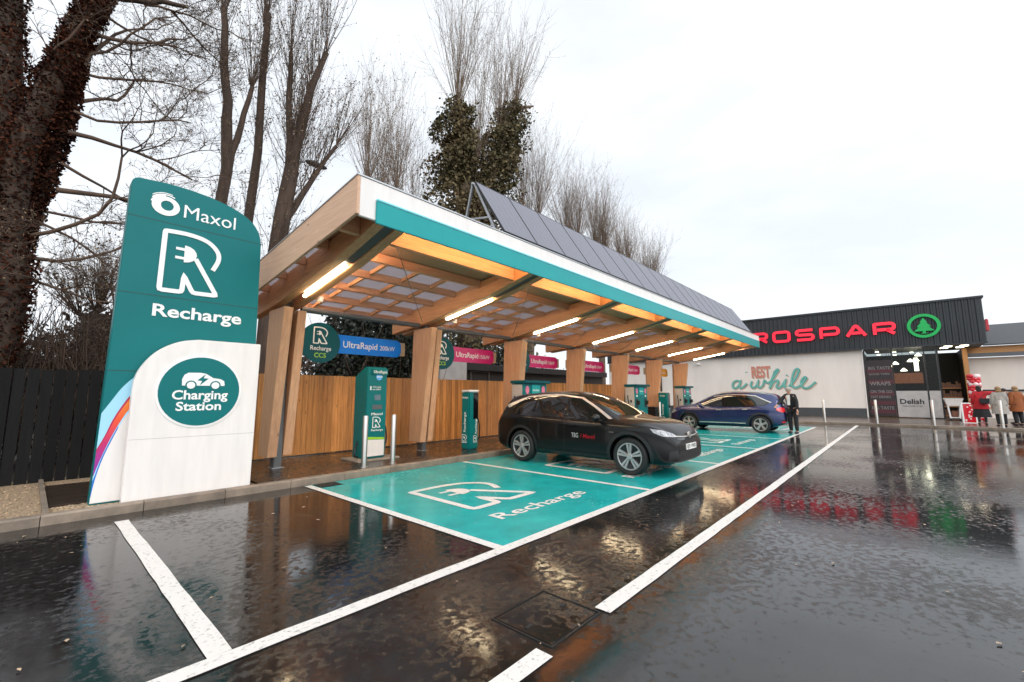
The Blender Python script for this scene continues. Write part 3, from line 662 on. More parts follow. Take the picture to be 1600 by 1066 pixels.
# ------------------------------------------------------------------ hanging bay signs
def bay_signs():
    spec = [('sign_blue', 'UltraRapid', '200kW', 'CCS', 'blue ultra rapid 200kW sign bar with teal roundel in the nearest canopy bay'),
            ('sign_pink', 'UltraRapid', '150kW', 'CCS', 'pink ultra rapid sign bar with teal roundel in the second canopy bay'),
            ('sign_pink', 'UltraRapid', '150kW', 'CCS', 'pink ultra rapid sign bar above the first twin charging cabinet'),
            ('sign_pink', 'UltraRapid', '150kW', 'CCS', 'pink ultra rapid sign bar in the fourth canopy bay over bare fence'),
            ('sign_pink', 'UltraRapid', '150kW', 'CCS', 'pink ultra rapid sign bar above the middle twin charging cabinet'),
            ('sign_amber', 'Rapid', '50kW', 'CCS', 'amber sign bar in the farthest canopy bay')]
    for k, (m, a, b, c, lab) in enumerate(spec):
        x = PX[k]; F = FRONT(9.52); z = 2.66
        t = thing('bay_sign', lab, 'sign', (x+1.7, 9.55, 2.6), 'signs hung between the canopy posts')
        part('backing_plank', MB().box((x+.26, 9.56, z-.17), (x+B-.26, 9.62, z+.17)), M['plank'], t)
        xa, xb = x+1.0, x+3.02
        bar = [(xa, z-.215), (xb-.14, z-.215)]+arc(xb-.15, z-.065, .15, -90, 0, 5)+arc(xb-.15, z+.065, .15, 0, 90, 5)+[(xa, z+.215)]
        part('sign_bar', MB().prism(bar, F, -.03, .0), M[m], t)
        text(a, F, xa+.46, z-.07, M['white2'], t, .88, .15, .003, .008)
        text(b, F, xa+1.41, z-.07, M['white2'], t, .42, .115, .003, 0)
        F2 = FRONT(9.50); c0 = (x+.93, z-.01)
        part('roundel', MB().prism(circle(*c0, .45, 40), F2, -.03, 0), M['teal_dark'], t)
        r_logo(F2, c0[0]-.16, c0[1]-.02, .30, .36, M['white2'], t, .003)
        text('Recharge', F2, c0[0]-.22, c0[1]-.17, M['white2'], t, .46, .095, .003, .008)
        text(c, F2, c0[0]-.13, c0[1]-.33, M['lime'], t, .26, .10, .003, .012)
bay_signs()

# ------------------------------------------------------------------ chargers
def cable_loop(p, q, sag, n=12):
    p, q = Vector(p), Vector(q); return [tuple(p+(q-p)*i/n+Vector((.05*math.sin(PI*i/n), 0, -sag*math.sin(PI*i/n)))) for i in range(n+1)]
def rapid_charger():
    t = thing('tall_charger', 'tall slim teal charging unit with white lower panel standing between two steel bollards', 'charger', (5.08, 8.75, .115))
    a, b, y0, y1, H = 4.83, 5.31, 8.5, 9.02, 2.1
    prof = [(y0+.03, .15), (y0, .2), (y0, H-.03), (y0+.03, H), (y0+.12, H), (y1, H-.2), (y1, .15)]
    m = len(prof); mb = MB().add([(a, y, z) for y, z in prof]+[(b, y, z) for y, z in prof], [list(range(m))[::-1], list(range(m, 2*m))]+[(i, (i+1) % m, m+(i+1) % m, m+i) for i in range(m)])
    c = part('cabinet', mb, M['teal'], t, bevel=.012); F = FRONT(y0)
    part('lower_panel', MB().prism([(a+.05, .20), (b-.03, .20), (b-.03, .53), (a+.05, .55)], F, 0, .006), M['white'], t)
    part('lime_stripe', MB().prism([(a+.05, .555), (b-.03, .535), (b-.03, .58), (a+.05, .61)], F, 0, .005), M['lime'], t)
    part('head_panel', MB().prism([(a+.10, H-.17), (b-.0, H-.17), (b, H-.04), (a+.10, H-.04)], F, 0, .03), M['teal'], t, bevel=.005)
    text('UltraRapid', frame((0, y0-.03, 0), (1, 0, 0), (0, 0, 1)), a+.13, H-.135, M['white2'], t, .32, .06, .003, .01)
    part('power_badge', MB().prism(circle(a+.28, 1.885, .075, 24), F, 0, .006), M['bluedot'], t)
    text('200kW', F, a+.22, 1.87, M['white2'], t, .14, .04, .003, .01, off=.006)
    text('1', F, a+.07, 1.60, M['white2'], t, .03, .085, .002, .01); text('CCS cable', F, a+.13, 1.65, M['white2'], t, .2, .035, .002); text('max 200kW', F, a+.13, 1.60, M['white2'], t, .2, .03, .002)
    part('screen', MB().prism([(a+.18, 1.38), (a+.33, 1.38), (a+.33, 1.50), (a+.18, 1.50)], F, 0, .005), pmat('charger_screen', (.10, .16, .2), .2), t)
    part('card_reader', MB().prism([(a+.14, 1.19), (a+.37, 1.19), (a+.37, 1.28), (a+.14, 1.28)], F, 0, .008), M['steel'], t)
    text('Maxol', F, a+.12, 1.06, M['white2'], t, .27, .055, .002, .01)
    r_logo(F, a+.16, .80, .18, .22, M['white2'], t, .003)
    text('Recharge', F, a+.13, .725, M['white2'], t, .28, .04, .002, .01)
    part('joint', MB().prism([(a+.005, 1.79), (b-.005, 1.79), (b-.005, 1.798), (a+.005, 1.798)], F, 0, .001), M['seam'], t)
    part('plug_holster', MB().box((b, 8.6, .86), (b+.06, 8.72, 1.08)), M['black'], t, bevel=.01)
    part('charging_cable', MB().tube(smooth2([(b+.05, 8.7, 1.45), (b+.09, 8.68, 1.35), (b+.07, 8.68, 1.2), (b+.03, 8.68, 1.0), (b+.10, 8.66, .75), (b+.11, 8.64, .5), (b+.03, 8.62, .3), (b-.01, 8.64, .24)], 5), .018, 8), M['black'], t, smooth=True)
    part('second_cable', MB().tube(smooth2([(a-.01, 8.8, .5), (a-.10, 8.72, .35), (a-.12, 8.7, .22), (a-.02, 8.75, .18)], 5), .018, 8), M['black'], t, smooth=True)
    part('concrete_pad', MB().box((a-.22, y0-.14, .112), (b+.30, y1+.1, .15)), M['concrete'], t, bevel=.01)
rapid_charger()
def steel_post(x, y, h, r, label, group=None, z=.115):
    prof = [(r, 0), (r, h-.02), (r*.9, h-.005), (r*.6, h), (0, h)]
    t = thing('bollard', label, 'bollard', (x, y, z), group)
    part('post', MB().lathe(prof, frame((x, y, z), (1, 0, 0), (0, 1, 0)), 20), M['inox'], t, smooth=True)
    part('base_collar', MB().lathe([(r*1.5, 0), (r*1.5, .012), (r*1.02, .016)], frame((x, y, z), (1, 0, 0), (0, 1, 0)), 20), M['inox'], t, smooth=True)
    return t
steel_post(4.43, 7.80, .98, .05, 'steel bollard at the left front of the tall slim charger', 'steel bollards guarding the chargers')
steel_post(5.06, 7.80, .98, .05, 'steel bollard at the right front of the tall slim charger', 'steel bollards guarding the chargers')
steel_post(18.35, 7.85, 1.05, .05, 'steel bollard beside the fin post in front of the middle twin cabinet', 'steel bollards guarding the chargers')

def pedestal(x, y, w, d, H, label):
    t = thing('charging_pedestal', label, 'charger', (x, y, .115))
    pl = [(x-w/2, y-d/2)]+[(x+w/2, y-d/2), (x+w/2, y+d/2), (x-w/2, y+d/2)]
    part('pillar', MB().prism(pl, frame((0, 0, 0), (1, 0, 0), (0, 1, 0)), .112, H-.05), M['teal'], t, bevel=.03)
    part('cap', MB().prism([(x-w/2-.012, y-d/2-.012), (x+w/2+.012, y-d/2-.012), (x+w/2+.012, y+d/2+.012), (x-w/2-.012, y+d/2+.012)], frame((0, 0, 0), (1, 0, 0), (0, 1, 0)), H-.055, H), M['white'], t, bevel=.02)
    F = FRONT(y-d/2)
    part('screen', MB().prism([(x-.02, H-.75), (x+w/2-.02, H-.75), (x+w/2-.02, H-.08), (x-.02, H-.08)], F, 0, .006), M['blackgloss'], t)
    S = frame((x-w/2, 0, 0), (0, -1, 0), (0, 0, 1))
    up = frame((x-w/2, 0, 0), (0, 0, 1), (0, 1, 0))
    r_logo(S, -y-.10, .28, .17, .2, M['white2'], t, .003); r_logo(F, x-.01, .28, .12, .17, M['white2'], t, .003)
    text('Recharge', frame((x-w/2, y, 0), (0, 0, 1), (0, 1, 0)), .55, -.03, M['white2'], t, .5, .075, .002, .01)
    text('UltraRapid', S, -y-.11, H-.22, M['white2'], t, .22, .05, .002, .008)
    text('Recharge', frame((x, y-d/2, 0), (0, 0, 1), (-1, 0, 0)), .5, -.10, M['white2'], t, .4, .055, .002, .01)
    part('charging_cable', MB().tube(smooth2([(x+w/2, y, 1.0), (x+w/2+.12, y-.03, .8), (x+w/2+.14, y-.03, .4), (x+w/2+.02, y, .3)], 5), .018, 8), M['black'], t, smooth=True)
pedestal(7.74, 8.42, .34, .30, 1.62, 'slim teal charging pedestal with white cap standing alone before the fence in the second bay')
pedestal(19.95, 8.3, .40, .40, 1.62, 'dark slim charging pedestal between the two farthest canopy posts')

def twin_cabinet(x0, w, label):
    y0, y1, H = 7.95, 8.40, 1.90; x1 = x0+w
    t = thing('twin_charging_cabinet', label, 'charger', ((x0+x1)/2, 8.17, .115), 'wide twin charging cabinets')
    part('cabinet', MB().box((x0+.02, y0+.03, .112), (x1, y1, H-.09)), M['teal'], t, bevel=.015)
    part('side_panel', MB().box((x0, y0+.04, .2), (x0+.018, y1-.02, H-.12)), M['grey_board'], t, bevel=.004)
    part('top_canopy', MB().box((x0-.04, y0-.10, H-.085), (x1+.05, y1+.02, H+.0)), M['teal_dark'], t, bevel=.02)
    F = FRONT(y0+.03)
    part('centre_screen', MB().prism([(x0+w*.36, H-.42), (x0+w*.68, H-.42), (x0+w*.68, H-.12), (x0+w*.36, H-.12)], F, 0, .02), M['teal_lite'], t)
    text('UltraRapid', F, x0+w*.39, H-.30, M['white2'], t, w*.26, .05, .002, .01, off=.021)
    for s in (.19, .84):
        part('power_disc', MB().prism([(x0+w*s+p, H-.27+q) for p, q in circle(0, 0, .075, 20, .115)], F, 0, .012), M['pinkdot'], t)
        part('plug_bay', MB().prism([(x0+w*s-.1, H-.95), (x0+w*s+.1, H-.95), (x0+w*s+.1, H-.58), (x0+w*s-.1, H-.58)], F, 0, .008), M['black'], t)
        part('plug', MB().box((x0+w*s-.04, y0-.09, H-.82), (x0+w*s+.04, y0+.02, H-.66)), M['black'], t, bevel=.01)
        part('status_light', MB().prism([(x0+w*s-.05, H-.50), (x0+w*s+.05, H-.50), (x0+w*s+.05, H-.44), (x0+w*s-.05, H-.44)], F, 0, .01), M['white2'], t)
    part('charging_cable', MB().tube(smooth2([(x0-.01, y1-.15, 1.45), (x0-.05, y1-.16, 1.35), (x0-.06, y1-.2, 1.1), (x0-.08, y1-.18, .7), (x0-.04, y1-.2, .4)], 5), .02, 8), M['black'], t, smooth=True)
    part('side_handle', MB().box((x0-.03, y0+.14, 1.17), (x0, y0+.20, 1.27)), M['black'], t, bevel=.008)
    r_logo(F, x0+w*.42, .5, .26, .32, M['white2'], t, .003)
twin_cabinet(9.33, 1.15, 'wide teal twin charging cabinet with grey side panel behind the dark car')
twin_cabinet(16.25, 1.2, 'wide teal twin charging cabinet halfway down the canopy')
twin_cabinet(21.5, 1.1, 'wide teal twin charging cabinet at the far end beyond the blue car nose')
def waste_bin(x, y, label):
    t = thing('litter_bin', label, 'bin', (x, y, .115))
    part('bin_body', MB().hexa([(x-.22, y-.22, .115), (x+.22, y-.22, .115), (x+.22, y+.22, .115), (x-.22, y+.22, .115)], [(x-.27, y-.27, .8), (x+.27, y-.27, .8), (x+.27, y+.27, .8), (x-.27, y+.27, .8)]), M['black'], t, bevel=.02)
    part('lid', MB().box((x-.28, y-.28, .805), (x+.28, y+.28, .93)), M['black'], t, bevel=.03)
waste_bin(19.15, 8.55, 'black litter bin between the far canopy posts')

# ------------------------------------------------------------------ fences
def timber_fence():
    t = thing('timber_fence', 'orange brown vertical board fence behind the chargers', 'fence', (11, 10.36, .1))
    r = random.Random(5); mb = MB(); x = 2.72
    while x < 18.9:
        w = r.choice((.105, .12, .12, .14)); z = 1.96+r.uniform(-.004, .004); y = 10.33+r.uniform(-.006, .006)
        mb.box((x, y, .14), (x+w-.006, y+.022, z)); x += w
    part('boards', mb, M['fence'], t)
    for z in (.5, 1.1, 1.75): part('rail', MB().box((2.7, 10.36, z), (18.9, 10.41, z+.09)), M['wood_x'], t)
    for k in range(8): part('fence_post', MB().box((2.75+k*2.28, 10.415, .08), (2.85+k*2.28, 10.515, 1.93)), M['wood_z'], t)
    part('gate_latch', MB().box((9.15, 10.30, 1.0), (9.22, 10.33, 1.14)), M['black'], t)
timber_fence()
def black_fence():
    t = thing('black_fence', 'black stained close board fence beside the gravel at the left edge', 'fence', (-1.5, 10.7, .05))
    r = random.Random(6); mb = MB(); x = -9.0
    while x < 2.68:
        w = .150+r.uniform(-.006, .006); z = 1.93+r.uniform(-.01, .01); gap = .012+r.uniform(0, .010); y = 10.6+r.uniform(-.004, .004)
        mb.box((x, y, .05), (x+w-gap, y+.02, z)); x += w
    part('boards', mb, M['black_fence'], t)
    for z in (.35, 1.0, 1.65): part('rail', MB().box((-9, 10.625, z), (2.68, 10.66, z+.05)), M['black_fence'], t)
    for k in range(6): part('fence_post', MB().box((-9+k*2.2, 10.665, .04), (-8.9+k*2.2, 10.765, 1.9)), M['black_fence'], t)
black_fence()

# ------------------------------------------------------------------ supermarket
SX = 34.0; SF = frame((SX, 0, 0), (0, -1, 0), (0, 0, 1))           # facade plane: coords (right, up)
def S(x, v, z): return (x, -v, z)
def sbox(mb, x0, x1, v0, v1, z0, z1): return mb.box((x0, -v1, z0), (x1, -v0, z1))
def supermarket():
    t = thing('supermarket', 'charcoal clad supermarket with white wall, lit red lettering and glass shop front', 'building', (37, 7, .1))
    part('wall', sbox(MB(), SX, SX+.25, -19, -1.62, .62, 4.28), M['render'], t)
    part('plinth', sbox(MB(), SX-.02, SX+.25, -19, -1.62, .09, .615), M['plinth'], t)
    part('corner_trim', sbox(MB(), SX-.03, SX+.25, -1.615, -1.56, .09, 4.28), M['white'], t)
    # corrugated cladding box
    mb = MB(); v = -19.0; xf = SX-.22; prof = []
    while v < 3.62:
        prof += [(v, 0), (v+.11, 0), (v+.145, -.04), (v+.215, -.04), (v+.25, 0)]; v += .25
    prof = [(a, d) for a, d in prof if a <= 3.62]+[(3.62, 0)]
    n = len(prof); vs = [S(xf+d, a, z) for z in (4.22, 6.62) for a, d in prof]
    mb.add(vs, [(i, i+1, n+i+1, n+i) for i in range(n-1)])
    part('front_cladding', mb, M['clad'], t)
    mb = MB(); prof = []; x = xf
    while x < SX+4: prof += [(x, 0), (x+.11, 0), (x+.145, .04), (x+.215, .04)]; x += .25
    n = len(prof); mb.add([S(a, 3.62+d, z) for z in (4.22, 6.62) for a, d in prof], [(i, i+1, n+i+1, n+i) for i in range(n-1)])
    part('side_cladding', mb, M['clad'], t)
    part('parapet_capping', sbox(MB(), xf-.09, SX+12, -19.05, 3.72, 6.62, 6.74), M['clad'], t, bevel=.01)
    part('bottom_flashing', sbox(MB(), xf-.06, xf-.045+.06, -19, 3.66, 4.16, 4.235), M['clad'], t)
    part('soffit', sbox(MB(), xf+.02, SX+4, -1.5, 3.6, 4.17, 4.215), M['plinth'], t)
    part('roof', sbox(MB(), xf+.1, SX+12, -19, 3.55, 6.3, 6.4), M['roofing'], t)
    for x, v in ((34.6, 2.2), (34.6, 2.85), (35.6, 2.1), (35.6, 2.75)):
        part('soffit_lamp', sbox(MB(), x-.2, x+.2, v-.16, v+.16, 4.14, 4.168), M['lit'], t)
    # lit lettering in wide rounded strokes
    def glyph(ch, x, w, z, h):
        P = lambda *pts: [(x+a*w, z+b*h) for a, b in pts]
        return {'E': [P((1, 1), (.12, 1), (0, .85), (0, .15), (.12, 0), (1, 0)), P((0, .5), (.85, .5))],
                'U': [P((0, 1), (0, .15), (.12, 0), (.88, 0), (1, .15), (1, 1))],
                'R': [P((0, 0), (0, 1), (.86, 1), (1, .86), (1, .55), (.86, .42), (.12, .42)), P((.62, .42), (1, 0))],
                'O': [P((.12, 0), (.88, 0), (1, .15), (1, .85), (.88, 1), (.12, 1), (0, .85), (0, .15), (.12, 0))],
                'S': [P((1, 1), (.12, 1), (0, .88), (0, .62), (.12, .52), (.88, .50), (1, .4), (1, .12), (.88, 0), (0, 0))],
                'P': [P((0, 0), (0, 1), (.88, 1), (1, .86), (1, .5), (.88, .36), (.12, .36))],
                'A': [P((0, 0), (.42, .94), (.5, 1), (.58, .94), (1, 0)), P((.24, .3), (.76, .3))]}[ch]
    for i, ch in enumerate('EUROSPAR'):
        x = -10.18+1.32*i
        mb = MB()
        for st in glyph(ch, x+.08, .88, 5.02, .62):
            mb.stroke(rline(st, .06, 3), .17, SF, .30, .40)
        part('lit_letter', mb, M['neon_red'], t)
    c = (1.28, 5.33)
    em = MB(); o = circle(*c, .70, 48, .68); i_ = circle(*c, .55, 48, .53); n = 48
    em.v = [SF @ Vector((*p, d)) for d in (.30, .40) for p in o+i_]
    for k in range(n):
        j = (k+1) % n; em.f += [[2*n+k, 2*n+j, 3*n+j, 3*n+k], [k, j, 2*n+j, 2*n+k], [n+j, n+k, 3*n+k, 3*n+j]]
    e = part('emblem_ring', em, M['neon_green'], t)
    fir = [(0, .46), (.16, .20), (.10, .20), (.30, -.06), (.20, -.06), (.42, -.30), (.06, -.30), (.06, -.40), (.16, -.44), (-.16, -.44), (-.06, -.40), (-.06, -.30), (-.42, -.30), (-.20, -.06), (-.30, -.06), (-.10, .20), (-.16, .20)]
    part('emblem_fir', MB().prism([(c[0]+a, c[1]+b) for a, b in fir], SF, .30, .395), M['neon_green'], t)
    # projecting red sign on the far corner
    part('projecting_sign', sbox(MB(), SX+.15, SX+.6, 3.70, 3.83, 4.85, 5.5), M['bal_red'], t, bevel=.03)
    # shop front
    f = MB()
    for v in (-1.50, -.24, 1.16, 1.70): sbox(f, SX+.0, SX+.10, v-.035, v+.035, .09, 4.16)
    part('shopfront_frame', f, M['black'], t)
    for a, b in ((-1.46, -.28), (-.20, 1.12), (1.20, 1.66)):
        part('shop_window', sbox(MB(), SX+.04, SX+.052, a, b, .14, 4.14), M['glass'], t)
    part('lower_board', sbox(MB(), SX-.03, SX-.005, -.20, 1.12, .16, 1.66), M['grey_board'], t)
    part('lower_board', sbox(MB(), SX-.03, SX-.005, 1.20, 1.66, .16, 1.66), M['grey_board'], t)
    Fb = frame((SX-.03, 0, 0), (0, -1, 0), (0, 0, 1))
    text('Delish', Fb, -.08, .92, M['black_ink'], t, 1.02, .27, .003, .025); text('FRESH FOOD TO GO', Fb, .02, .76, M['black_ink'], t, .85, .06, .002, .01)
    part('poster', sbox(MB(), SX+.02, SX+.034, -1.44, -.28, .2, 3.5), M['poster'], t)
    Fp = frame((SX+.02, 0, 0), (0, -1, 0), (0, 0, 1))
    for k, z in enumerate((.35, .85, 1.4, 2.1, 2.75)): part('poster_band', MB().prism([(-1.44, z), (-.28, z), (-.28, z+.22), (-1.44, z+.22)], Fp, 0, .003), M['poster_maroon'], t)
    for s, z, h, w in (('BIG TASTE', 2.95, .17, 1.0), ('GOOD TIMES', 2.62, .10, .95), ('WRAPS', 2.0, .22, .95), ('ON THE GO', 1.55, .16, .98), ('HOT DRINKS', 1.24, .14, .9), ('BIG TASTE', .58, .17, 1.0)):
        text(s, Fp, -1.36, z, M['poster_ink'], t, w, h, .002, .012, off=.006)
    # interior
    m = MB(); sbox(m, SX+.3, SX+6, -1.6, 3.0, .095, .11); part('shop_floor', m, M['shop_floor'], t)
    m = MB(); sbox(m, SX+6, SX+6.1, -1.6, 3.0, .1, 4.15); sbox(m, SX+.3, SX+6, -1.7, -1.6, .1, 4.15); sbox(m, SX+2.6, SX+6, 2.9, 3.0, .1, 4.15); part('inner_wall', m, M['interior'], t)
    for x, v, z in ((35.3, -.1, 3.3), (35.8, .25, 2.9), (36.6, .6, 3.5), (36.2, -.5, 3.1), (38, .9, 3.6), (35.2, .95, 3.75), (38.4, -.4, 3.3)):
        l = part('pendant_lamp', MB().lathe([(.03, .16), (.17, .0), (.15, -.02), (0, -.03)], frame(S(x, v, z), (1, 0, 0), (0, 1, 0)), 14), M['lit'], t)
        part('lamp_cord', MB().tube([S(x, v, z+.17), S(x, v, 4.15)], .012, 5), M['black'], l)
    part('deli_counter', sbox(MB(), 36.2, 36.9, -1.5, .9, .11, 1.15), M['orange_wood'], t); part('added_glow_board', sbox(MB(), SX+5.9, SX+5.98, -1.2, 1.2, 2.2, 2.9), pmat('added_glow_board', (.2, .05, .04), .5, emit=(1, .35, .15), estr=.25, var=.7, vscale=9), t)  # glowing board is added to warm the shop interior
    for k in range(5): part('ceiling_spot', MB().lathe([(.09, 0), (.09, .05)], frame(S(35+k*.9, -.9+(k % 3)*.8, 4.05), (1, 0, 0), (0, 1, 0)), 12), M['lit'], t)
    part('strip_lamp', sbox(MB(), 36.5, 36.6, .75, .95, 2.9, 3.7), M['lit'], t)
    for k, z in enumerate((.15, .7, 1.25, 1.8)):
        sh = part('shelf', sbox(MB(), 36.8, 37.3, 1.75, 2.7, z, z+.04), M['orange_wood'], t)
        g = MB(); r = random.Random(k)
        for i in range(9): sbox(g, 36.85, 37.15, 1.8+i*.1, 1.8+i*.1+.08, z+.042, z+.04+r.uniform(.2, .42))
        part('goods', g, M['produce'], sh)
    part('door_frame', sbox(MB(), SX+1.8, SX+1.88, 1.72, 1.80, .1, 4.15), M['steel'], t)
    part('timber_post', sbox(MB(), SX+2.2, SX+2.5, 2.86, 3.06, .1, 4.16), M['orange_wood'], t)
    # mural painted on the white wall
    F = frame((SX-.0, 0, 0), (0, -1, 0), (0, 0, 1))
    def block(s, x, z, w, h):
        text(s, F, x+.05, z-.05, M['mural_shade'], t, w, h, .001, .06, off=.003, name='mural_lettering'); text(s, F, x, z, M['mural_red'], t, w, h, .001, .03, off=.006, name='mural_lettering')
    block('REST', -7.75, 2.66, 1.16, .74)
    for x in (-8.15, -6.42): part('mural_dash', MB().prism([(x, 2.98), (x+.16, 3.02), (x+.16, 3.08), (x, 3.04)], F, .002, .004), M['mural_teal'], t)
    # the script words 'a while' in connected brush strokes
    sc = [[(-8.55, 2.40), (-8.75, 2.46), (-8.98, 2.30), (-9.02, 2.02), (-8.85, 1.92), (-8.62, 2.12), (-8.48, 2.42), (-8.58, 2.06), (-8.50, 1.92), (-8.28, 2.05), (-8.08, 2.26)],
          [(-7.75, 2.40), (-7.85, 2.1), (-7.72, 1.94), (-7.5, 2.08), (-7.36, 2.40), (-7.42, 2.06), (-7.28, 1.94), (-7.08, 2.12), (-6.98, 2.44), (-6.86, 2.30), (-6.72, 2.28), (-6.5, 2.5), (-6.2, 2.95), (-6.1, 3.14), (-6.22, 3.12), (-6.42, 2.75), (-6.68, 1.92), (-6.45, 2.3), (-6.22, 2.42), (-6.15, 2.3), (-6.27, 2.0), (-6.15, 1.9), (-5.95, 2.05), (-5.72, 2.42), (-5.82, 2.05), (-5.72, 1.92), (-5.5, 2.06), (-5.1, 2.6), (-4.92, 3.04), (-5.02, 3.16), (-5.2, 2.95), (-5.38, 2.3), (-5.32, 1.97), (-5.12, 1.93), (-4.85, 2.1), (-4.6, 2.42), (-4.55, 2.56), (-4.66, 2.58), (-4.82, 2.35), (-4.82, 2.02), (-4.66, 1.88), (-4.40, 1.95), (-4.05, 2.28)],
          [(-5.64, 2.72), (-5.60, 2.78)]]
    off = .003
    for col, dx, dz, w, o in (('mural_shade', .05, -.07, .15, .002), ('mural_teal', 0, 0, .13, .014)):
        mb = MB()
        for st in sc: mb.stroke([(x+dx, z+dz) for x, z in smooth2(st, 7)], w if len(st) > 2 else .13, F, o, o+.001, climb=.00004)
        part('mural_script', mb, M[col], t)
    hl = MB()
    for st in sc[:2]: hl.stroke([(x-.015, z+.015) for x, z in smooth2(st, 7)], .028, F, .022, .023, climb=.00004)
    part('mural_highlight', hl, pmat('mural_pale_teal', (.35, .62, .56), .8), t)
    mb = MB(); 
    for v in (-14.6, -14.3): mb.tube([S(SX-.1, v, .1), S(SX-.1, v, 4.2)], .07, 8)
    part('downpipe', mb, M['black'], t)
    part('wall_camera', sbox(MB(), SX-.35, SX-.01, -11.4, -11.2, 3.7, 3.85), M['white'], t, bevel=.02)
supermarket()
def wing():
    t = thing('side_building', 'low white walled building with slate roof and orange timber eaves at the right edge', 'building', (38, -10, .1))
    part('wall', sbox(MB(), 37, 37.3, 3.02, 24, .09, 3.58), M['render'], t)
    part('gutter', sbox(MB(), 36.55, 36.72, 3.05, 24, 3.60, 3.82), M['steel'], t)
    part('fascia', sbox(MB(), 36.75, 36.85, 3.05, 24, 3.63, 4.22), M['orange_wood'], t)
    r = MB(); r.hexa([S(36.5, 3.75, 4.23), S(36.5, 24, 4.23), S(40, 24, 5.72), S(40, 3.75, 5.72)], [S(36.5, 3.75, 4.30), S(36.5, 24, 4.30), S(40, 24, 5.80), S(40, 3.75, 5.80)])
    part('roof', r, M['slate'], t)
    part('dado_rail', sbox(MB(), 36.9, 36.99, 3.05, 24, 1.62, 1.72), M['black'], t)
wing()
def outbuilding():
    t = thing('outbuilding', 'grey rendered outbuilding with dark parapet seen over the timber fence', 'building', (14, 13.5, 0))
    part('wall', MB().box((10.4, 13, 0), (11.75, 16, 3.2)), M['outbuild'], t)
    part('wall', MB().box((11.75, 13.3, 0), (23, 16, 2.5)), M['dark_band'], t)
    part('parapet', MB().box((11.76, 13.05, 2.5), (23.1, 16.1, 2.78)), M['dark_band'], t)
    f = MB()
    for a, b in (((12.2, 2.45), (13.3, 2.5)), ((12.2, 1.2), (12.25, 2.45)), ((13.25, 1.2), (13.3, 2.45))): f.box((a[0], 13.24, a[1]), (b[0], 13.29, b[1]))
    part('door_frame', f, M['steel'], t)
outbuilding()
for (x, v, lab) in ((26.75, -2.95, 'pale steel bollard before the white wall nearest the blue car'), (26.95, -.95, 'pale steel bollard in front of the dark poster window'),
                    (26.75, .98, 'pale steel bollard in front of the shop entrance boards'), (26.6, 2.98, 'pale steel bollard in front of the woman in the grey coat'),
                    (35.0, 4.4, 'thin pale bollard between the grey coat and the bent over person'), (35.0, 4.72, 'thin pale bollard below the bent over person')):
    steel_post(x, -v, 1.12, .055, lab, 'pale bollards along the shop pavement', .096)

def display_trolley():
    t = thing('display_trolley', 'white display trolley standing at the shop entrance', 'trolley', (32.6, -2.0, .1)); x0, x1, v0, v1 = 32.2, 32.75, 1.66, 2.36
    part('tray', MB().hexa([S(x0+.06, v0+.1, .85), S(x1-.06, v0+.1, .85), S(x1-.06, v1-.1, .85), S(x0+.06, v1-.1, .85)], [S(x0, v0, 1.2), S(x1, v0, 1.2), S(x1, v1, 1.2), S(x0, v1, 1.2)]), M['white'], t, bevel=.02)
    part('rim', sbox(MB(), x0-.02, x1+.02, v0-.02, v1+.02, 1.2, 1.24), M['white2'], t, bevel=.01)
    for a in (x0+.05, x1-.05):
        for b, s in ((v0+.12, .06), (v1-.12, -.06)):
            part('leg', MB().bar(S(a, b, .86), S(a, b+s, .2), .05, .05), M['white2'], t)
            part('wheel', MB().lathe([(.06, -.02), (.07, 0), (.06, .02)], frame(S(a, b+s, .168), (1, 0, 0), (0, 0, 1)), 12), M['black'], t)
    part('lower_shelf', sbox(MB(), x0+.05, x1-.05, v0+.17, v1-.17, .24, .28), M['white2'], t)
    part('goods', sbox(MB(), x0+.1, x1-.1, v0+.22, v1-.22, .282, .6), M['produce'], t, bevel=.04)
display_trolley()
def balloons():
    c = Vector(S(32.6, 2.86, .1)); t = thing('balloon_column', 'leaning column of red and white balloons by the shop entrance', 'balloons', c); i = 0
    for lv in range(17):
        for k in range(6):
            a = 2*PI*k/6+lv*.42; ctr = c+Vector((.16*math.cos(a), .16*math.sin(a), .12+lv*.135)); q = (k+0) % 6
            part('balloon', MB().ball(ctr, (.115, .115, .12), 9, 6), M['bal_red' if (lv+k/3) % 3 < 1.7 else 'bal_white'], t, smooth=True); i += 1
    part('weighted_base', MB().lathe([(.18, 0), (.18, .05), (.05, .08)], frame(c, (1, 0, 0), (0, 1, 0)), 16), M['white'], t)
balloons()
def a_board():
    x, v = 30.3, 2.36; t = thing('pavement_sign', 'white framed pavement board with red spotted panel behind the woman in red', 'sign', S(x, v, .1))
    for s in (-1, 1):
        fr = frame(S(x+s*.2, v, .1), (0, -1, 0), (-s*.2, 0, 1))
        mb = MB(); mb.stroke([(-.22, 0), (.22, 0), (.22, .95), (-.22, .95)], .05, fr, -.015, .015, closed=True); part('board_frame', mb, M['white2'], t)
        part('poster', MB().prism([(-.19, .03), (.19, .03), (.19, .92), (-.19, .92)], fr, -.006, .006), M['bal_red'], t)
        d = MB(); r = random.Random(2)
        for k in range(14): d.prism([(px, pz) for px, pz in circle(r.uniform(-.15, .15), r.uniform(.08, .85), .035, 10)], fr, -.009, .009)
        part('spots', d, M['bal_white'], t)
a_board()
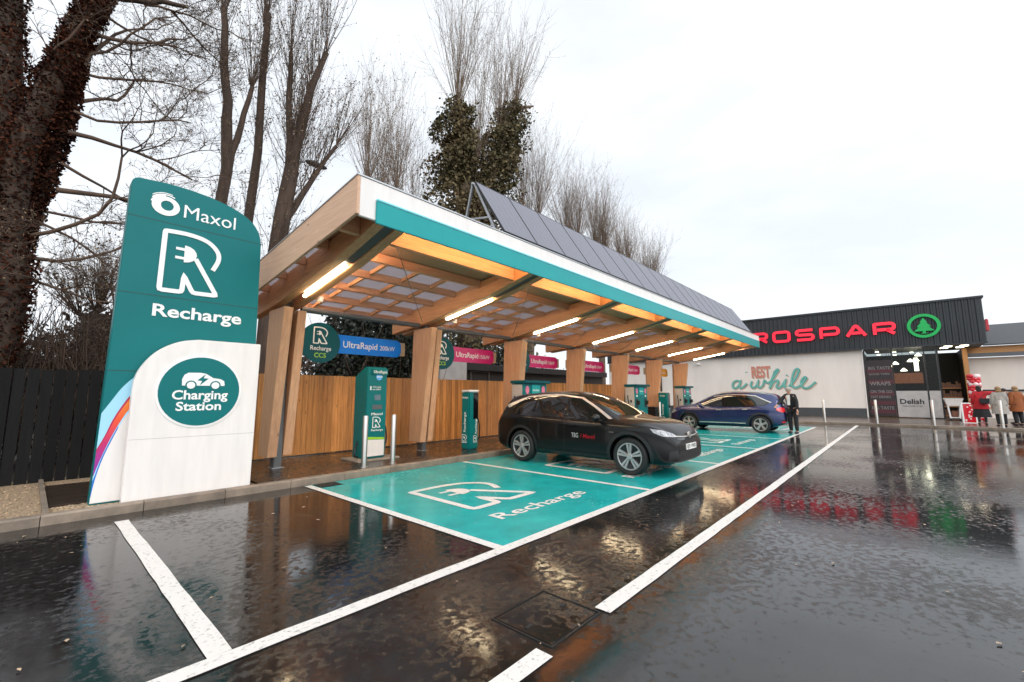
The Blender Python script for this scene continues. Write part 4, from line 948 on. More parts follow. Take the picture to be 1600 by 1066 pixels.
def street_lamp():
    x, y = 5.45, 15.6; t = thing('street_lamp', 'dark street lamp head on a short arm among the bare trees', 'street lamp', (x, y, 0))
    part('column', MB().tube([(x, y, 0), (x, y, 4.5), (x, y, 9.8)], [.09, .07, .05], 10), M['steel'], t, smooth=True)
    part('arm', MB().tube([(x, y, 9.75), (x+.55, y-.03, 9.98)], .03, 8), M['steel'], t, smooth=True)
    part('lamp_head', MB().ball((x+.95, y-.06, 10.03), (.42, .17, .10), 14, 8), M['steel'], t, smooth=True)
street_lamp()

# ------------------------------------------------------------------ cars
def car(name, label, P, paint, M0, rot):
    """P: profiles; local x forward, y left, z up; built at M0 (location) turned by rot"""
    T = Matrix.Translation(M0) @ Matrix.Rotation(rot, 4, 'Z') @ Matrix.Scale(P.get('scale', 1), 4)
    ip = lambda key, x: float(np.interp(x, [p[0] for p in P[key]], [p[1] for p in P[key]]))
    xs = P['xs']; rings = []
    for x in xs:
        zt, hw, rw, zb = ip('top', x), ip('hw', x), ip('rw', x), ip('bot', x); zbelt = min(ip('belt', x), zt-.03); rw = min(rw, hw*.93)
        cr = P['crown']*min(1, (zt-zb)/.9); zte = max(zt-cr, zbelt+.012)
        half = [(0, zb), (hw*.80, zb), (hw*.95, zb+.05), (hw*.985, zb+.2*(zbelt-zb)), (hw, zb+.5*(zbelt-zb)), (hw*.985, zb+.74*(zbelt-zb)), (hw*.995, zb+.86*(zbelt-zb)), (hw*.965, zbelt-.012), (hw*.945, zbelt+.004),
                ((hw*.955+rw)/2+.012, (zbelt+zte)/2), (rw, zte), (rw*.84, zte+(zt-zte)*.62), (rw*.45, zte+(zt-zte)*.93), (0, zt)]
        rings.append([(x, y, z) for y, z in half]+[(x, -y, z) for y, z in half[-2:0:-1]])
    n = len(rings[0]); bm = bmesh.new()
    V = [[bm.verts.new(p) for p in r] for r in rings]
    for i in range(len(V)-1):
        for j in range(n): bm.faces.new([V[i][j], V[i][(j+1) % n], V[i+1][(j+1) % n], V[i+1][j]])
    for e, s in ((V[0], -1), (V[-1], 1)):
        cz = sum(v.co.z for v in e)/n; prev = e
        for k, f in ((1, .75), (2, .4)):
            cur = [bm.verts.new((v.co.x+s*.012*k, v.co.y*f, cz+(v.co.z-cz)*f)) for v in e]
            for j in range(n): bm.faces.new([prev[j], prev[(j+1) % n], cur[(j+1) % n], cur[j]])
            prev = cur
        bm.faces.new(prev)
    bmesh.ops.recalc_face_normals(bm, faces=bm.faces)
    me = bpy.data.meshes.new('b'); bm.to_mesh(me); bm.free()
    ob = bpy.data.objects.new('b', me); COL.objects.link(ob); sm = ob.modifiers.new('s', 'SUBSURF'); sm.levels = 2; sm.render_levels = 2
    ax = P['axles']; R = P['R']; cut = MB()
    for x in ax:
        for s in (-1, 1): cut.lathe([(R+.055, 0), (R+.055, .5)], frame((x, s*.62, R), (1, 0, 0), (0, 0, 1)) if s < 0 else frame((x, s*.62, R), (-1, 0, 0), (0, 0, 1)), 36)
    dg = bpy.context.evaluated_depsgraph_get(); ev = ob.evaluated_get(dg); m1 = bpy.data.meshes.new_from_object(ev)
    bvh = BVHTree.FromPolygons([v.co.copy() for v in m1.vertices], [list(p.vertices) for p in m1.polygons])
    cm = bpy.data.meshes.new('c'); cm.from_pydata(cut.v, [], cut.f); fixn(cm); co = bpy.data.objects.new('c', cm); COL.objects.link(co)
    bo = ob.modifiers.new('bo', 'BOOLEAN'); bo.operation = 'DIFFERENCE'; bo.object = co; bo.solver = 'EXACT'
    dg = bpy.context.evaluated_depsgraph_get(); dg.update(); m2 = bpy.data.meshes.new_from_object(ob.evaluated_get(dg))
    vs = [T @ v.co for v in m2.vertices]; fs = [list(p.vertices) for p in m2.polygons]
    for o in (ob, co): bpy.data.objects.remove(o)
    t = thing(name, label, 'car', M0); t.rotation_euler = (0, 0, 0)
    body = raw('body', vs, fs, paint, t, smooth=True); sharp(body, 35)
    def drape(nm, vf, fr, mat, off=.004, parent=None, thick=0):
        """lay a flat 2D figure onto the body along the frame normal"""
        vs2, fs2 = vf; nz = (fr.to_3x3() @ Vector((0, 0, 1))); out = []; ok = []
        for p in vs2:
            o = fr @ Vector((p[0], p[1], 0)); h, nn, _, _ = bvh.ray_cast(o, -nz)
            ok.append(h is not None)
            if h is None: h, nn = o-nz*3, nz
            if nn.dot(nz) < 0: nn = -nn
            out.append(T @ (h+nn*off))
        fs3 = [f for f in fs2 if all(ok[i] for i in f)]
        used = sorted({i for f in fs3 for i in f}); mp = {i: k for k, i in enumerate(used)}
        o = raw(nm, [out[i] for i in used], [[mp[i] for i in f] for f in fs3], mat, parent or t, smooth=True); return o
    def fill(poly, step=.05):
        xs_, ys_ = [p[0] for p in poly], [p[1] for p in poly]; E = []; k = len(poly); pts = []
        for i in range(k):
            a, b = Vector(poly[i]), Vector(poly[(i+1) % k]); m = max(1, int((b-a).length/step))
            pts += [a+(b-a)*j/m for j in range(m)]
        E = [(i, (i+1) % len(pts)) for i in range(len(pts))]; nb = len(pts)
        def inside(x, y):
            c = False
            for i in range(nb):
                a, b = pts[i], pts[i-1]
                if (a.y > y) != (b.y > y) and x < (b.x-a.x)*(y-a.y)/(b.y-a.y)+a.x: c = not c
            return c
        gx = min(xs_)+step/2
        while gx < max(xs_):
            gy = min(ys_)+step/2
            while gy < max(ys_):
                if inside(gx, gy) and min((Vector((gx, gy))-q).length for q in pts) > step*.4: pts.append(Vector((gx, gy)))
                gy += step
            gx += step
        r = delaunay_2d_cdt([Vector(p) for p in pts], E, [list(range(nb))], 1, 1e-5)
        return r[0], r[2]
    def line(pts, w, step=.04):
        P2 = [Vector(pts[0])]
        for a, b in zip(pts, pts[1:]):
            a, b = Vector(a), Vector(b); m = max(1, int((b-a).length/step)); P2 += [a+(b-a)*j/m for j in range(1, m+1)]
        mb = MB().stroke(P2, w, Matrix.Identity(4), 0, 1); k = len(P2); return [v.to_2d() for v in mb.v[:2*k]], [[i, k+i, k+i+1, i+1] for i in range(k-1)]
    side = {-1: frame((0, -3, 0), (1, 0, 0), (0, 0, 1)), 1: frame((0, 3, 0), (-1, 0, 0), (0, 0, 1))}
    sx = lambda s, poly: [(x*(1 if s < 0 else -1), z) for x, z in poly]
    top = frame((0, 0, 5), (1, 0, 0), (0, 1, 0)); fro = frame((5, 0, 0), (0, 1, 0), (0, 0, 1)); rea = frame((-5, 0, 0), (0, -1, 0), (0, 0, 1))
    for s in (-1, 1):
        for poly in P['windows']: drape('side_window', fill(sx(s, poly)), side[s], M['carglass'], .006)
        if 'pillar' in P: drape('window_surround', fill(sx(s, P['pillar'])), side[s], M['blackgloss'], .003)
        for poly in P.get('trim', []): drape('roof_trim', fill(sx(s, poly), .03), side[s], M['chrome'], .008)
        for pts in P['seams']: drape('door_seam', line(sx(s, pts), .008), side[s], M['black'], .0015)
        for poly in P['clad']: drape('sill_cladding', fill(sx(s, poly)), side[s], M['black'], .006)
        for a in ax:
            ring = [(a+rr*math.cos(q), R+rr*math.sin(q)) for rr, qs in ((R+.058, range(0, 21)), (R+.125, range(20, -1, -1))) for q in [(-.25+(PI+.5)*k/20) for k in qs]]
            drape('arch_cladding', fill(sx(s, ring), .06), side[s], M['black'], .008)
        for hx, hz in P['handles']:
            p = T @ Vector((hx, s*3, hz)); h, nn, _, _ = bvh.ray_cast(Vector((hx, s*3, hz)), Vector((0, -s, 0))); y = h.y
            mb = MB().box((hx-.10, y-.02, hz-.014), (hx+.10, y+.035 if s > 0 else y+.02, hz+.014)) if s > 0 else MB().box((hx-.10, y-.035, hz-.014), (hx+.10, y+.02, hz+.014))
            mb.v = [T @ v for v in mb.v]; part('door_handle', mb, P.get('hmat', paint), t, smooth=True, bevel=.01)
        # mirror
        mx, mz = P['mirror']; h, nn, _, _ = bvh.ray_cast(Vector((mx, s*3, mz)), Vector((0, -s, 0))); y = h.y
        mb = MB().ball((mx-.02, y+s*.17, mz+.05), (.075, .12, .075), 14, 10); mb.v = [T @ v for v in mb.v]
        mi = part('wing_mirror', mb, P.get('mirror_mat', paint), t, smooth=True)
        mb = MB().bar((mx+.02, y-s*.01, mz-.01), (mx-.01, y+s*.12, mz+.01), .05, .03); mb.v = [T @ v for v in mb.v]; part('mirror_arm', mb, M['black'], mi)
        for nm, poly, frn, mt, off in P['lamps']:
            fr = {'f': frame((4, s*3.0*.7, 0), (-s*.55*1, .835, 0) if 0 else ((-.574*(-s)*-1), .819, 0), (0, 0, 1))}.get(frn) if 0 else None
            ang = math.radians({'f': 38, 'b': 180-42}[frn]); nrm = Vector((math.cos(ang), s*math.sin(ang), 0)); xd = Vector((0, 0, 1)).cross(nrm)   # right-hand x so that x cross z = normal
            fr = frame(Vector((0, 0, 0))+nrm*5, xd, (0, 0, 1))
            sg = s if frn == 'f' else -s
            drape(nm, fill([(x*sg, z) for x, z in poly], .03), fr, mt, off)
    for nm, pts, w, mt, off in P['front_lines']: drape(nm, line(pts, w, .03), fro, mt, off)
    for nm, poly, frn, mt, off in P['patches']: drape(nm, fill(poly, .05), {'t': top, 'f': fro, 'r': rea}[frn], mt, off)
    # wheels
    for x in ax:
        for s in (-1, 1):
            c = Vector((x, s*P['track'], R)); fr = T @ (frame(c, (1, 0, 0), (0, 0, 1)) if s < 0 else frame(c, (-1, 0, 0), (0, 0, 1)))
            tw = .115; ri = R*.715
            w = part('wheel', MB().lathe([(ri, -tw), (R*.9, -tw), (R*.985, -tw*.7), (R, -tw*.3), (R, tw*.3), (R*.985, tw*.7), (R*.9, tw), (ri+.012, tw*.98), (ri, tw*.8)], fr, 40, False), M['tyre'], t, smooth=True)
            part('rim', MB().lathe([(ri, -.1), (ri+.004, tw*.82), (ri-.012, tw*.86), (ri-.028, tw*.6), (.09, .03), (.0, .03)], fr, 40, False), M['rimdark'], w, smooth=True)
            mb = MB()
            for k in range(5):
                a = 2*PI*k/5+.35
                for tws, wd in ((-1, 1), (1, 1)):
                    def pt(r, da): return (r*math.cos(a+da), r*math.sin(a+da))
                    poly = [pt(.045, tws*.02), pt(.075, tws*.42), pt(ri-.02, tws*P['spoke'][1]), pt(ri-.02, tws*P['spoke'][0])]
                    if tws < 0: poly = poly[::-1]
                    mb.prism(poly, fr, tw*.42, tw*.80)
            mb.lathe([(.062, tw*.4), (.062, tw*.84), (.05, tw*.88), (0, tw*.88)], fr, 20)
            part('spokes', mb, M['rim'], w)
            mb = MB(); r0, r1 = ri-.006, ri+.006
            part('rim_edge', MB().lathe([(ri-.024, tw*.84), (ri-.02, tw*.88), (ri-.002, tw*.88), (ri+.002, tw*.84)], fr, 40, False), M['rim'], w, smooth=True)
    return t, drape, fill, line, side, fro, rea, T
XS = lambda a, b, extra: sorted(set([round(a+(b-a)*i/26, 3) for i in range(27)]+extra))
ID = dict(scale=.952, xs=XS(-2.29, 2.29, [-2.27, -2.24, 2.24, 2.27]), crown=.075, axles=(1.44, -1.33), R=.365, track=.80, spoke=(.055, .25),
  top=[(-2.29, .84), (-2.27, .98), (-2.2, 1.12), (-2.1, 1.30), (-2.0, 1.49), (-1.9, 1.55), (-1.6, 1.59), (-1.0, 1.635), (-.4, 1.645), (.05, 1.62), (.4, 1.52), (.8, 1.33), (1.1, 1.16), (1.25, 1.105), (1.5, 1.09), (1.8, 1.055), (2.0, 1.01), (2.12, .955), (2.2, .885), (2.25, .81), (2.29, .69)],
  belt=[(-2.29, .78), (-2.2, .95), (-2.0, 1.08), (-1.5, 1.10), (-.5, 1.04), (.6, 1.0), (1.1, .985), (1.5, .975), (1.8, .96), (2.0, .93), (2.15, .85), (2.29, .63)],
  hw=[(-2.29, .66), (-2.24, .76), (-2.1, .86), (-1.8, .91), (-1.33, .925), (-.5, .905), (.6, .905), (1.44, .93), (1.8, .92), (2.0, .89), (2.14, .83), (2.23, .75), (2.29, .64)],
  rw=[(-2.29, .55), (-2.1, .64), (-1.95, .60), (-1.5, .63), (-.4, .66), (.2, .64), (.6, .67), (1.0, .76), (1.25, .82), (1.8, .80), (2.1, .66), (2.29, .45)],
  bot=[(-2.29, .40), (-2.1, .28), (-1.8, .21), (1.9, .21), (2.15, .22), (2.29, .30)],
  windows=[[(.93, 1.055), (.60, 1.27), (.25, 1.455), (-.02, 1.515), (-.06, 1.06)], [(-.12, 1.06), (-.08, 1.52), (-.5, 1.535), (-.92, 1.52), (-.98, 1.085)], [(-1.04, 1.09), (-.98, 1.515), (-1.25, 1.485), (-1.62, 1.30), (-1.50, 1.14)]],
  pillar=[(1.02, 1.04), (.60, 1.30), (.25, 1.485), (-.3, 1.555), (-.9, 1.545), (-1.28, 1.51), (-1.72, 1.30), (-1.55, 1.10), (-1.0, 1.05), (0, 1.03)],
  trim=[[(1.06, 1.07), (.62, 1.315), (.25, 1.50), (-.3, 1.57), (-.9, 1.56), (-1.30, 1.525), (-1.98, 1.30), (-1.82, 1.24), (-1.70, 1.30), (-1.28, 1.495), (-.9, 1.53), (-.3, 1.54), (.23, 1.47), (.58, 1.29), (.98, 1.06)]],
  seams=[[(1.0, 1.0), (1.02, .75), (.95, .34)], [(-.09, 1.03), (-.10, .34)], [(-1.02, 1.05), (-1.05, .85), (-.92, .62), (-.86, .34)], [(1.0, .34), (-.9, .34)]],
  clad=[[(1.02, .215), (1.02, .33), (-.9, .33), (-.9, .215)]], handles=[(.12, .90), (-.86, .95)], mirror=(.80, 1.04), 
  lamps=[('headlamp', [(-.46, .915), (-.50, .845), (-.62, .785), (-.92, .755), (-.95, .785), (-.88, .825), (-.66, .885)], 'f', M['lamp'], .006), ('fog_recess', [(-.72, .33), (-1.0, .33), (-.94, .52), (-.74, .50)], 'f', M['black'], .004), ('tail_lamp', [(-1.2, .95), (-.84, .93), (-.78, 1.0), (-.84, 1.05), (-1.2, 1.03)], 'b', M['red_lamp'], .006)],
  front_lines=[('light_bar', [(-.62, .775), (-.3, .752), (0, .745), (.3, .752), (.62, .775)], .018, M['chrome'], .008), ('lip_trim', [(-.66, .30), (-.4, .285), (.4, .285), (.66, .30)], .022, M['chrome'], .012)],
  patches=[('windscreen', [(1.10, -.66), (1.16, -.3), (1.18, 0), (1.16, .3), (1.10, .66), (.30, .57), (.22, .3), (.20, 0), (.22, -.3), (.30, -.57)], 't', M['carglass'], .006), ('lower_grille', [(-.62, .33), (.62, .33), (.54, .50), (-.54, .50)], 'f', M['black'], .006),
           ('nose_panel', [(-.55, .70), (0, .685), (.55, .70), (.58, .735), (0, .725), (-.58, .735)], 'f', M['blackgloss'], .005), ('rear_window', [(-.58, 1.15), (.58, 1.15), (.50, 1.46), (-.50, 1.46)], 'r', M['carglass'], .006), ('roof_glass', [(.10, -.5), (.10, .5), (-1.5, .48), (-1.5, -.48)], 't', M['blackgloss'], .004)])
t, drape, fill, line, side, fro, rea, T = car('parked_car', 'dark grey electric SUV parked nose out under the canopy with lettering on its door', ID, M['paint_grey'], Vector((8.40, 5.22, .004)), -PI/2)
def drape_text(s, fr, x, y, w, h, mat, off=.004, bold=.02, nm='lettering'):
    o = text(s, Matrix.Identity(4), x, y, mat, None, w, h, 0, bold); vs = [v.co.to_2d() for v in o.data.vertices if 1]; fs = [list(p.vertices) for p in o.data.polygons if abs(p.normal.z) > .5]
    bpy.data.objects.remove(o); return drape(nm, (vs, fs), fr, mat, off)
pl = T @ frame((2.318, 0, 0), (0, 1, 0), (0, 0, 1))
np_ = part('number_plate', MB().prism([(-.26, .505), (.26, .505), (.26, .615), (-.26, .615)], pl, -.03, .006), M['plate'], t)
text('EJ71 VWD', pl, -.22, .53, M['black_ink'], np_, .44, .068, .002, .012, off=.006)
bd = T @ frame((2.292, 0, .775), (0, 1, 0), (0, 0, 1)); mb = MB().stroke(circle(0, 0, .055, 28), .012, bd, -.02, .012, closed=True)
mb.stroke([(-.032, .04), (0, -.002), (.032, .04)], .009, bd, -.02, .011); mb.stroke([(-.045, .012), (-.02, -.045), (0, -.008), (.02, -.045), (.045, .012)], .009, bd, -.02, .0115)
part('round_badge', mb, M['chrome'], t)
drape_text('TBG', side[-1], .10, .655, .17, .095, M['white2'], bold=.004); drape_text('/ Maxol', side[-1], .32, .655, .36, .08, M['red_vinyl'])
drape_text('PRO', side[-1], 1.02, .80, .10, .02, M['chrome'])
NI = dict(xs=XS(-2.185, 2.19, [-2.17, -2.13, 2.14, 2.17]), crown=.07, axles=(1.285, -1.415), R=.33, track=.785, spoke=(.03, .20),
  top=[(-2.185, .86), (-2.17, 1.0), (-2.13, 1.12), (-2.06, 1.28), (-1.98, 1.43), (-1.9, 1.50), (-1.5, 1.54), (-.9, 1.575), (-.3, 1.585), (.1, 1.56), (.45, 1.45), (.8, 1.27), (1.05, 1.13), (1.2, 1.09), (1.5, 1.06), (1.8, 1.01), (2.0, .94), (2.12, .85), (2.19, .68)],
  belt=[(-2.185, .74), (-2.1, .92), (-1.9, 1.0), (-1.4, 1.03), (-.4, .98), (.7, .945), (1.1, .93), (1.5, .91), (1.8, .86), (2.0, .79), (2.19, .58)],
  hw=[(-2.185, .62), (-2.12, .74), (-2.0, .83), (-1.7, .885), (-1.3, .90), (-.4, .885), (.6, .885), (1.3, .90), (1.7, .885), (1.95, .82), (2.1, .72), (2.19, .54)],
  rw=[(-2.185, .54), (-2.0, .60), (-1.85, .58), (-1.4, .60), (-.4, .63), (.2, .62), (.6, .65), (1.0, .74), (1.25, .80), (1.8, .76), (2.05, .62), (2.19, .42)],
  bot=[(-2.185, .40), (-2.0, .28), (-1.7, .2), (1.8, .2), (2.05, .21), (2.19, .28)],
  windows=[[(.92, 1.0), (.60, 1.20), (.30, 1.36), (-.02, 1.435), (-.06, 1.01)], [(-.14, 1.01), (-.10, 1.44), (-.5, 1.45), (-.88, 1.43), (-1.0, 1.03)], [(-1.07, 1.04), (-.95, 1.42), (-1.2, 1.395), (-1.68, 1.18), (-1.55, 1.08)]],
  pillar=[(1.0, .985), (.60, 1.23), (.28, 1.39), (-.3, 1.475), (-.9, 1.455), (-1.25, 1.42), (-1.78, 1.18), (-1.6, 1.05), (-1.0, 1.0), (0, .98)],
  trim=[[(.30, 1.40), (-.3, 1.485), (-.9, 1.468), (-1.25, 1.435), (-1.82, 1.17), (-1.76, 1.16), (-1.24, 1.405), (-.9, 1.445), (-.3, 1.462), (.28, 1.38)]],
  seams=[[(.98, .96), (1.0, .70), (.92, .32)], [(-.10, .98), (-.12, .32)], [(-1.05, 1.0), (-1.08, .80), (-.98, .60), (-.92, .32)]],
  clad=[[(.92, .205), (.92, .30), (-1.0, .30), (-1.0, .205)]], handles=[(.08, .86), (-.90, .90)], hmat=M['chrome'], mirror=(.78, .99),
  lamps=[('headlamp', [(-.44, .80), (-.58, .70), (-.88, .67), (-.88, .74), (-.60, .83)], 'f', M['lamp'], .006), ('tail_lamp', [(-1.10, .82), (-.88, .80), (-.70, .88), (-.72, .95), (-.88, .99), (-1.10, .96)], 'b', M['red_lamp'], .008), ('bumper_reflector', [(-1.10, .42), (-.86, .42), (-.86, .46), (-1.10, .46)], 'b', M['red_lamp'], .01)],
  front_lines=[('grille_bar', [(-.6, .70), (0, .67), (.6, .70)], .03, M['chrome'], .006)],
  patches=[('windscreen', [(1.05, -.64), (1.1, 0), (1.05, .64), (.28, .54), (.22, 0), (.28, -.54)], 't', M['carglass'], .006), ('lower_grille', [(-.6, .30), (.6, .30), (.5, .46), (-.5, .46)], 'f', M['black'], .006),
           ('rear_window', [(-.56, 1.10), (.56, 1.10), (.48, 1.38), (-.48, 1.38)], 'r', M['carglass'], .006), ('rear_skirt', [(-.66, .30), (.66, .30), (.70, .52), (-.70, .52)], 'r', M['black'], .008), ('rear_plate', [(-.26, .62), (.26, .62), (.26, .73), (-.26, .73)], 'r', M['plate'], .01)])
t2, drape, fill, line, side, fro, rea, T2 = car('parked_car', 'navy blue hatchback SUV parked nose in at the far end of the teal bays', NI, M['paint_blue'], Vector((19.72, 5.52, .004)), PI/2)
for s in (-1, 1): drape('door_strip', line([(x*(1 if s < 0 else -1), .36) for x in (.86, 0, -.9)], .035), side[s], M['chrome'], .01)
for s in (-1, 1):
    mb = MB().tube([T2 @ Vector((.1, s*.56, 1.55)), T2 @ Vector((-.3, s*.57, 1.605)), T2 @ Vector((-1.3, s*.54, 1.575)), T2 @ Vector((-1.6, s*.52, 1.50))], .016, 8); part('roof_rail', mb, M['chrome'], t2, smooth=True)

# ------------------------------------------------------------------ trees and hedges
def batch_tubes(P, Rr, n=3):
    """P (N,K,3) polylines, Rr (N,K) radii -> verts, quad faces"""
    N, K, _ = P.shape; T_ = np.gradient(P, axis=1); T_ /= np.linalg.norm(T_, axis=2, keepdims=True)+1e-9
    ref = np.zeros_like(P); ref[..., 0] = .83; ref[..., 1] = .55; A = np.cross(T_, ref); A /= np.linalg.norm(A, axis=2, keepdims=True)+1e-9; Bv = np.cross(T_, A)
    a = 2*PI*np.arange(n)/n
    V = P[:, :, None, :]+Rr[:, :, None, None]*(A[:, :, None, :]*np.cos(a)[None, None, :, None]+Bv[:, :, None, :]*np.sin(a)[None, None, :, None])
    idx = np.arange(N*K*n).reshape(N, K, n); nx = np.roll(idx, -1, axis=2)
    F = np.stack([idx[:, :-1], nx[:, :-1], nx[:, 1:], idx[:, 1:]], axis=-1).reshape(-1, 4)
    return V.reshape(-1, 3), F
def np_obj(name, chunks, mat, parent, smooth=False):
    vs, fs, o = [], [], 0
    for v, f in chunks: vs.append(v); fs.append(f+o); o += len(v)
    V = np.concatenate(vs)-np.array(WL[parent]); F = np.concatenate(fs); me = bpy.data.meshes.new(name)
    me.vertices.add(len(V)); me.vertices.foreach_set('co', V.astype(np.float32).ravel())
    me.loops.add(F.size); me.loops.foreach_set('vertex_index', F.astype(np.int32).ravel())
    me.polygons.add(len(F)); me.polygons.foreach_set('loop_start', np.arange(0, F.size, 4, dtype=np.int32))
    me.update(calc_edges=True)
    if smooth: me.polygons.foreach_set('use_smooth', [True]*len(F))
    me.materials.append(mat); ob = bpy.data.objects.new(name, me); COL.objects.link(ob); ob.parent = parent; WL[ob] = WL[parent]; return ob
def leaf_quads(C, size, rng, up=0.):
    """randomly turned leaf quads at the centres C"""
    n = len(C); a = rng.normal(size=(n, 3)); a /= np.linalg.norm(a, axis=1, keepdims=True); b = np.cross(a, rng.normal(size=(n, 3))); b /= np.linalg.norm(b, axis=1, keepdims=True)+1e-9
    s = size*rng.uniform(.6, 1.3, (n, 1)); a = a*s; b = b*s*.7
    V = np.stack([C-a, C-b*.9+a*.1, C+a, C+b*.9+a*.1], axis=1).reshape(-1, 3); return V, np.arange(4*n).reshape(n, 4)
def wob(p, q, n, amp, rng):
    """a wandering limb from p to q"""
    p, q = np.array(p, float), np.array(q, float); t = np.linspace(0, 1, n)[:, None]; L = np.linalg.norm(q-p)
    w = np.cumsum(rng.normal(size=(n, 3))*amp*L/n**.5, axis=0); w -= w[0]+(w[-1]-w[0])*t; return p+(q-p)*t+w
def limbs(polys, n=9):
    out = []
    for pts, r0, r1 in polys:
        pts = np.asarray(pts, float); k = len(pts); out.append(batch_tubes(pts[None], np.linspace(r0, r1, k)[None], n))
    return out
def whips(rng, O, n, L, spread, r0, lean=(0, 0), K=9, sub=7, leaves=3):
    """long upright shoots from a pollard head with short side twigs; returns tubes and bud positions"""
    O = np.asarray(O, float); o = O[rng.integers(0, len(O), n)] if O.ndim == 2 else np.repeat(O[None], n, 0)
    a = rng.uniform(0, 2*PI, n); s = np.abs(rng.normal(0, spread, n)); ln = L*rng.uniform(.45, 1.05, n)
    d = np.stack([np.cos(a)*s+lean[0], np.sin(a)*s+lean[1], np.ones(n)], 1); d /= np.linalg.norm(d, axis=1, keepdims=True)
    t = np.linspace(0, 1, K)
    P = np.zeros((n, K, 3)); P[:, 0] = o; cur = d.copy()
    for k in range(1, K):
        cur = cur+rng.normal(0, .05, (n, 3))+np.array([0, 0, .05]); cur /= np.linalg.norm(cur, axis=1, keepdims=True); P[:, k] = P[:, k-1]+cur*(ln/(K-1))[:, None]
    Rr = r0*(1-.82*t)[None]*rng.uniform(.6, 1.1, (n, 1)); ch = [batch_tubes(P, Rr)]
    m = n*sub; i = np.repeat(np.arange(n), sub); k = rng.integers(2, K-1, m); f = rng.random(m)[:, None]
    st = P[i, k]*(1-f)+P[i, k+1]*f; dd = P[i, k+1]-P[i, k]; dd /= np.linalg.norm(dd, axis=1, keepdims=True)+1e-9
    dd = dd+rng.normal(0, .42, (m, 3)); dd /= np.linalg.norm(dd, axis=1, keepdims=True); l2 = L*rng.uniform(.06, .22, m)
    Q = np.stack([st, st+dd*(l2*.5)[:, None]+rng.normal(0, .03, (m, 3)), st+dd*l2[:, None]+np.array([0, 0, .08])*l2[:, None]], 1)
    ch.append(batch_tubes(Q, np.repeat(np.array([[.30, .22, .12]])*r0, m, 0)))
    j = rng.integers(0, m, m*leaves//2); C = Q[j, 1]+(Q[j, 2]-Q[j, 1])*rng.random((len(j), 1))+rng.normal(0, .03, (len(j), 3)); return ch, C
def branchy(rng, p, d, L, r, depth, ch, tips):
    """zig-zag recursive boughs of an old spreading tree"""
    K = 7; P = [np.array(p, float)]; d = np.array(d, float); d /= np.linalg.norm(d)
    for k in range(K-1):
        d = d+rng.normal(0, .20, 3)+np.array([0, 0, .03]); d /= np.linalg.norm(d); P.append(P[-1]+d*L/(K-1))
    P = np.array(P); ch.append(batch_tubes(P[None], np.linspace(r, r*.42, K)[None], 3 if r < .03 else 6))
    if depth == 0: tips.append(P[-1]); tips.append(P[-3]); return
    for c in range(rng.integers(4, 7) if depth > 1 else rng.integers(3, 6)):
        k = rng.integers(2, K); dd = P[min(k, K-1)]-P[k-1]; dd /= np.linalg.norm(dd); side = rng.normal(0, .75, 3); side[2] = side[2]*.7+.12
        branchy(rng, P[k] if k < K else P[-1], dd+side, L*rng.uniform(.42, .68), max(.004, r*rng.uniform(.34, .5)), depth-1, ch, tips)
def clad(rng, polys, n, grow, size):
    """leaf centres clinging round given limbs (points, radius)"""
    C = []
    for pts, r0, r1 in polys:
        pts = np.asarray(pts, float); seg = np.linalg.norm(np.diff(pts, axis=0), axis=1); k = rng.choice(len(seg), n, p=seg/seg.sum()); f = rng.random(n)[:, None]
        c = pts[k]*(1-f)+pts[k+1]*f; rr = (r0+(r1-r0)*(k/len(seg)))[:, None]; v = rng.normal(size=(n, 3)); v /= np.linalg.norm(v, axis=1, keepdims=True)
        lump = 1+.45*np.sin(c[:, :1]*4.1+c[:, 2:]*3.3)*np.cos(c[:, 2:]*5.7+c[:, 1:2]*3)
        q = c+v*(rr+grow*lump*rng.uniform(.3, 1, (n, 1)))
        if grow > .5:                                                  # big mantle: bulging clumps with bays between them
            fld = np.sin(q[:, 0]*1.9+1.3*np.sin(q[:, 2]*1.1))+np.sin(q[:, 2]*2.3+1.7*np.cos(q[:, 1]*1.4))+.7*np.sin(q[:, 0]*4.3-q[:, 2]*3.7)
            q = q+v*.28*fld[:, None]; q = q[fld+rng.normal(0, .5, n) > -1.15]
        C.append(q)
    return np.concatenate(C)
def tree(label, base, polys, bark, build, ivy=None, group='bare trees behind the fence', name='bare_tree'):
    t = thing(name, label, 'tree', base, group)
    np_obj('trunk', limbs(polys, 12), bark, t, True)
    ch, C, tw, lf = build()
    if ch: np_obj('crown', ch, tw, t)
    if C is not None and len(C): np_obj('leaves', [leaf_quads(C, lf[0], lf[2])], lf[1], t)
    if ivy is not None: np_obj('ivy', [leaf_quads(ivy[0], ivy[1], ivy[2])], ivy[3], t)
    return t
